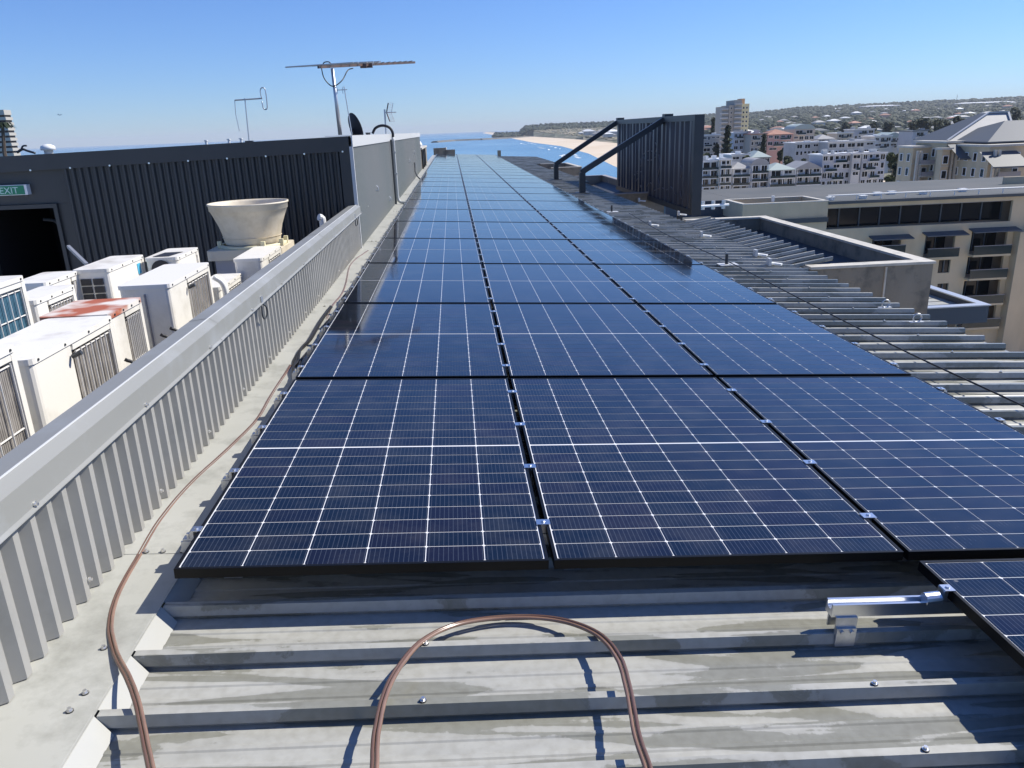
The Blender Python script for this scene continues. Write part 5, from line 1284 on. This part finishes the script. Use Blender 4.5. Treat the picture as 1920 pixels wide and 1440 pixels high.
def panel(i, j, detail):
    if j >= 0: lb_ = 'black framed solar panel in the %s column, %s row from the front' % (colname[i], ordn[j])
    else: lb_ = 'single solar panel set one step nearer than the rest, at the lower right'
    t = thing('solar_panel', lb_, 'solar panel', rloc(i * PITW, j * PITV + (-.015 if j < 0 else 0), .0), (0, TILT, 0), 'solar panels in the long roof array')
    t.rotation_euler = (random.uniform(-.0006, .0006), TILT + random.uniform(-.0008, .0008), 0)
    link('frame', FRAME, t); link('backsheet', BACK, t)
    if detail:
        for x, y in cpos: link('cell', CELL, t, (x, y, 0))
    else:
        g = link('cell_grid', CELLS, t); g['kind'] = 'stuff'
for j in range(24):
    for i in range(3): panel(i, j, j < 2)
panel(2, -1, True)
# rails under the array, feet, clamps
CLP = .468; C0 = .245
rail_prof = [(-.020, -.040), (.020, -.040), (.020, 0), (.012, 0), (.012, -.014), (.007, -.020), (-.007, -.020), (-.012, -.014), (-.012, 0), (-.020, 0)]
def rail_mesh(L_):
    b = MB(); n = len(rail_prof)
    b.v = [(0, p[0], p[1]) for p in rail_prof] + [(L_, p[0], p[1]) for p in rail_prof]
    for i in range(n): j = (i + 1) % n; b.f.append((i, i + n, j + n, j)); b.mi.append(0)
    for base in (0, n):
        for q in ((0, 1, 2, 9), (3, 4, 8, 2), ): pass
        for q in ((0, 1, 5, 6), (1, 2, 3, 4), (1, 4, 5), (0, 6, 7), (0, 7, 8, 9)):
            qq = tuple(base + k for k in q); b.f.append(qq if base else tuple(reversed(qq))); b.mi.append(0)
    return b.mesh('rail', M['alu'])
RAIL = rail_mesh(3 * PITW + .10); FOOT = None
b = MB()  # L foot: clamp straddling the rib
b.box(-.03, .03, -.030, .030, -HC + .0405 + .03, -HC + .046 + .03)
FB = MB()
FB.box(-.032, .032, -.020, .026, -.0745, -.0722); FB.box(-.032, .032, -.0262, -.0205, -.128, -.0722); FB.box(-.032, .032, .0205, .0262, -.128, -.0746)
FB.box(-.030, .030, -.034, -.0265, -.165, -.105); FB.tube([(-.015, -.028, -.115), (-.015, -.041, -.115)], .006, 6); FB.tube([(.015, -.028, -.115), (.015, -.041, -.115)], .006, 6)
FOOT = FB.mesh('foot', M['galv'])
b = MB(); b.box(-.0235, .0235, -.018, .018, .0005, .0035); b.box(-.008, .008, -.017, .017, -.03, .0003); b.tube([(0, 0, .0035), (0, 0, .0085)], .0065, 6); MIDC = b.mesh('clamp', M['alu'])
b = MB(); b.box(-.022, .010, -.017, .017, .0005, .0035); b.box(-.024, -.0125, -.017, .017, -.031, .0004); b.box(-.050, -.0245, -.015, .015, -.031, -.027); b.tube([(-.035, 0, -.027), (-.035, 0, -.012)], .0065, 6); b.tube([(-.006, 0, .0036), (-.006, 0, .008)], .0065, 6); ENDC = b.mesh('end_clamp', M['alu'])
nr = int(24 * PITV / CLP); RC = {}
for k in range(nr):
    v = C0 + k * CLP
    t = thing('mounting_rail', 'aluminium rail under the %s panel row from the front, %s of that row' % (ordn[min(23, int(v / PITV))], ordn[RC.setdefault(int(v / PITV), 0)]), 'mounting rail', rloc(-.055, v, FH + .001), (0, TILT, 0), 'mounting rails under the array')
    RC[int(v / PITV)] += 1
    t.rotation_euler = (0, TILT, 0)
    link('rail', RAIL, t)
    for c_ in (1, 2): link('clamp', MIDC, t, (.055 + c_ * PITW - .009, 0, FH + .001))
    link('end_clamp', ENDC, t, (.055 - .0005, 0, FH + .001))
    e = link('end_clamp', ENDC, t, (.055 + 3 * PITW - .018 + .0005, 0, FH + .001), (0, 0, math.pi))
    if k < 40:
        for u in (.16, 1.3, 2.5, 3.5): link('foot', FOOT, t, (u, 0, FH + .001))
# protruding rail carrying the single near panel
q = toloc(roofpt(1562, 1146, .05)); u0 = q.x
v = C0 - CLP + .01
t = thing('mounting_rail', 'bare shiny aluminium rail sticking out left of the single near panel', 'mounting rail', rloc(u0, v, FH + .001), (0, TILT, 0)); t.rotation_euler = (0, TILT, 0)
link('rail', rail_mesh(1.75), t)
link('foot', FOOT, t, (toloc(roofpt(1597, 1180, .09)).x - u0, 0, FH + .001))
link('end_clamp', ENDC, t, (2 * PITW - u0 - .0005, 0, FH + .001)); link('foot', FOOT, t, (1.4, 0, FH + .001))
MB().tube([(2 * PITW - u0 - .075, -.004, .002), (2 * PITW - u0 - .030, -.004, .006)], .020, 14).build('end_cap', M['alu'], t, False, world=False)

# ---------------------------------------------------------------- hoses and cables
def twin(name, label, pts_, r=.0050, up=None, cat='hose'):
    path = smooth_path(pts_, 8); L1, L2 = [], []; jr = random.Random(len(pts_))
    for i in range(1, len(path) - 1): path[i] = path[i] + Vector((math.sin(i * .42) * .0009 + jr.uniform(-.0003, .0003), math.cos(i * .31) * .0009, 0))
    for i, p in enumerate(path):
        t_ = (path[min(i + 1, len(path) - 1)] - path[max(i - 1, 0)]).normalized(); sd = t_.cross(Vector((0, 0, 1))).normalized()
        a = .35 * math.sin(i * .05); o = sd * (r * math.cos(a)) + Vector((0, 0, 1)) * (r * math.sin(a)); L1.append(p + o); L2.append(p - o)
    t = thing(name, label, cat, tuple(path[0]))
    MB().tube(L1, r * .98, 10).build('strand', M['strand'], t, True); MB().tube(L2, r * .98, 10).build('strand', M['strand2'], t, True); return t
hl = [((290, 1500), .09), ((283, 1440), .095), ((262, 1340), .105), ((240, 1270), .10), ((215, 1220), .115), ((207, 1170), .122), ((222, 1110), .124), ((262, 1040), .124), ((300, 975), .124), ((360, 905), .124), ((430, 840), .124), ((480, 790), .124), ((505, 748), .124), ((528, 712), .124), ((545, 685), .12)]
twin('twin_hose', 'long copper-brown twin hose snaking up the gutter apron beside the panels', [roofpt(x, y, h) for (x, y), h in hl])
lp_ = [((690, 1530), .10), ((702, 1440), .095), ((706, 1370), .09), ((720, 1310), .095), ((748, 1250), .105), ((795, 1200), .12), ((865, 1168), .14), ((960, 1157), .15), ((1050, 1163), .14), ((1120, 1188), .115), ((1160, 1235), .09), ((1178, 1290), .085), ((1192, 1370), .08), ((1215, 1440), .08), ((1235, 1530), .09)]
twin('twin_hose', 'copper-brown twin hose arched in a loop over the roof ribs at the front', [roofpt(x, y, h) for (x, y), h in lp_], .0056)
tag(twin('twin_hose', 'pinkish cable pair lying on the gutter apron farther back near the parapet end', [roofpt(x, y, .125) for x, y in ((612, 600), (622, 575), (640, 552), (649, 528), (655, 500), (668, 485), (678, 478), (690, 470))], .005), None)
cbn = thing('cable_bundle', 'black cable bundle bulging out from under the left panel edge', 'cable bundle', roofpt(560, 680, .12))
for k in range(5):
    o = random.uniform(-3, 3)
    MB().tube(smooth_path([roofpt(x + o, y + o * .5, .115 - .006 * k) for x, y in ((556, 704), (552, 690), (549 + 3 * k, 678), (556 + 2 * k, 664), (568, 652), (580, 640), (588, 628), (604, 600), (622, 575))], 5), .0065, 6).build('cable', M['cable_black'], cbn, True)
kb = MB(); lk = random.Random(9)
for k in range(1, 110):
    v = 1.9 + k * .2; uu = -.03 - lk.random() * .03
    p = rloc(uu, v, .118); q = rloc(uu + lk.uniform(-.03, .03), v + lk.uniform(.25, .6), .115 - lk.random() * .05)
    kb.tube(smooth_path([p, (p + q) / 2 + Vector((lk.uniform(-.025, .01), 0, lk.uniform(0, .02))), q], 4), .0075, 6)
cbl = kb.build('cable_run', M['cable_black']); tag(cbl, 'untidy black cabling along the left edge of the array going far back', 'cable'); 

# ---------------------------------------------------------------- air
hz = MB().box(-19500, 19500, -3500, 22500, ZS - 1, 150).build('haze', bpy.data.materials.new('haze_air')); hz['kind'] = 'stuff'
hm_ = hz.data.materials[0]; hm_.use_nodes = True; hn = hm_.node_tree
hn.nodes.remove(hn.nodes['Principled BSDF']); pv = hn.nodes.new('ShaderNodeVolumePrincipled'); pv.inputs['Color'].default_value = (.86, .92, 1, 1); pv.inputs['Density'].default_value = HAZE
pv.inputs['Anisotropy'].default_value = 0.0
hn.links.new(pv.outputs[0], hn.nodes['Material Output'].inputs['Volume'])
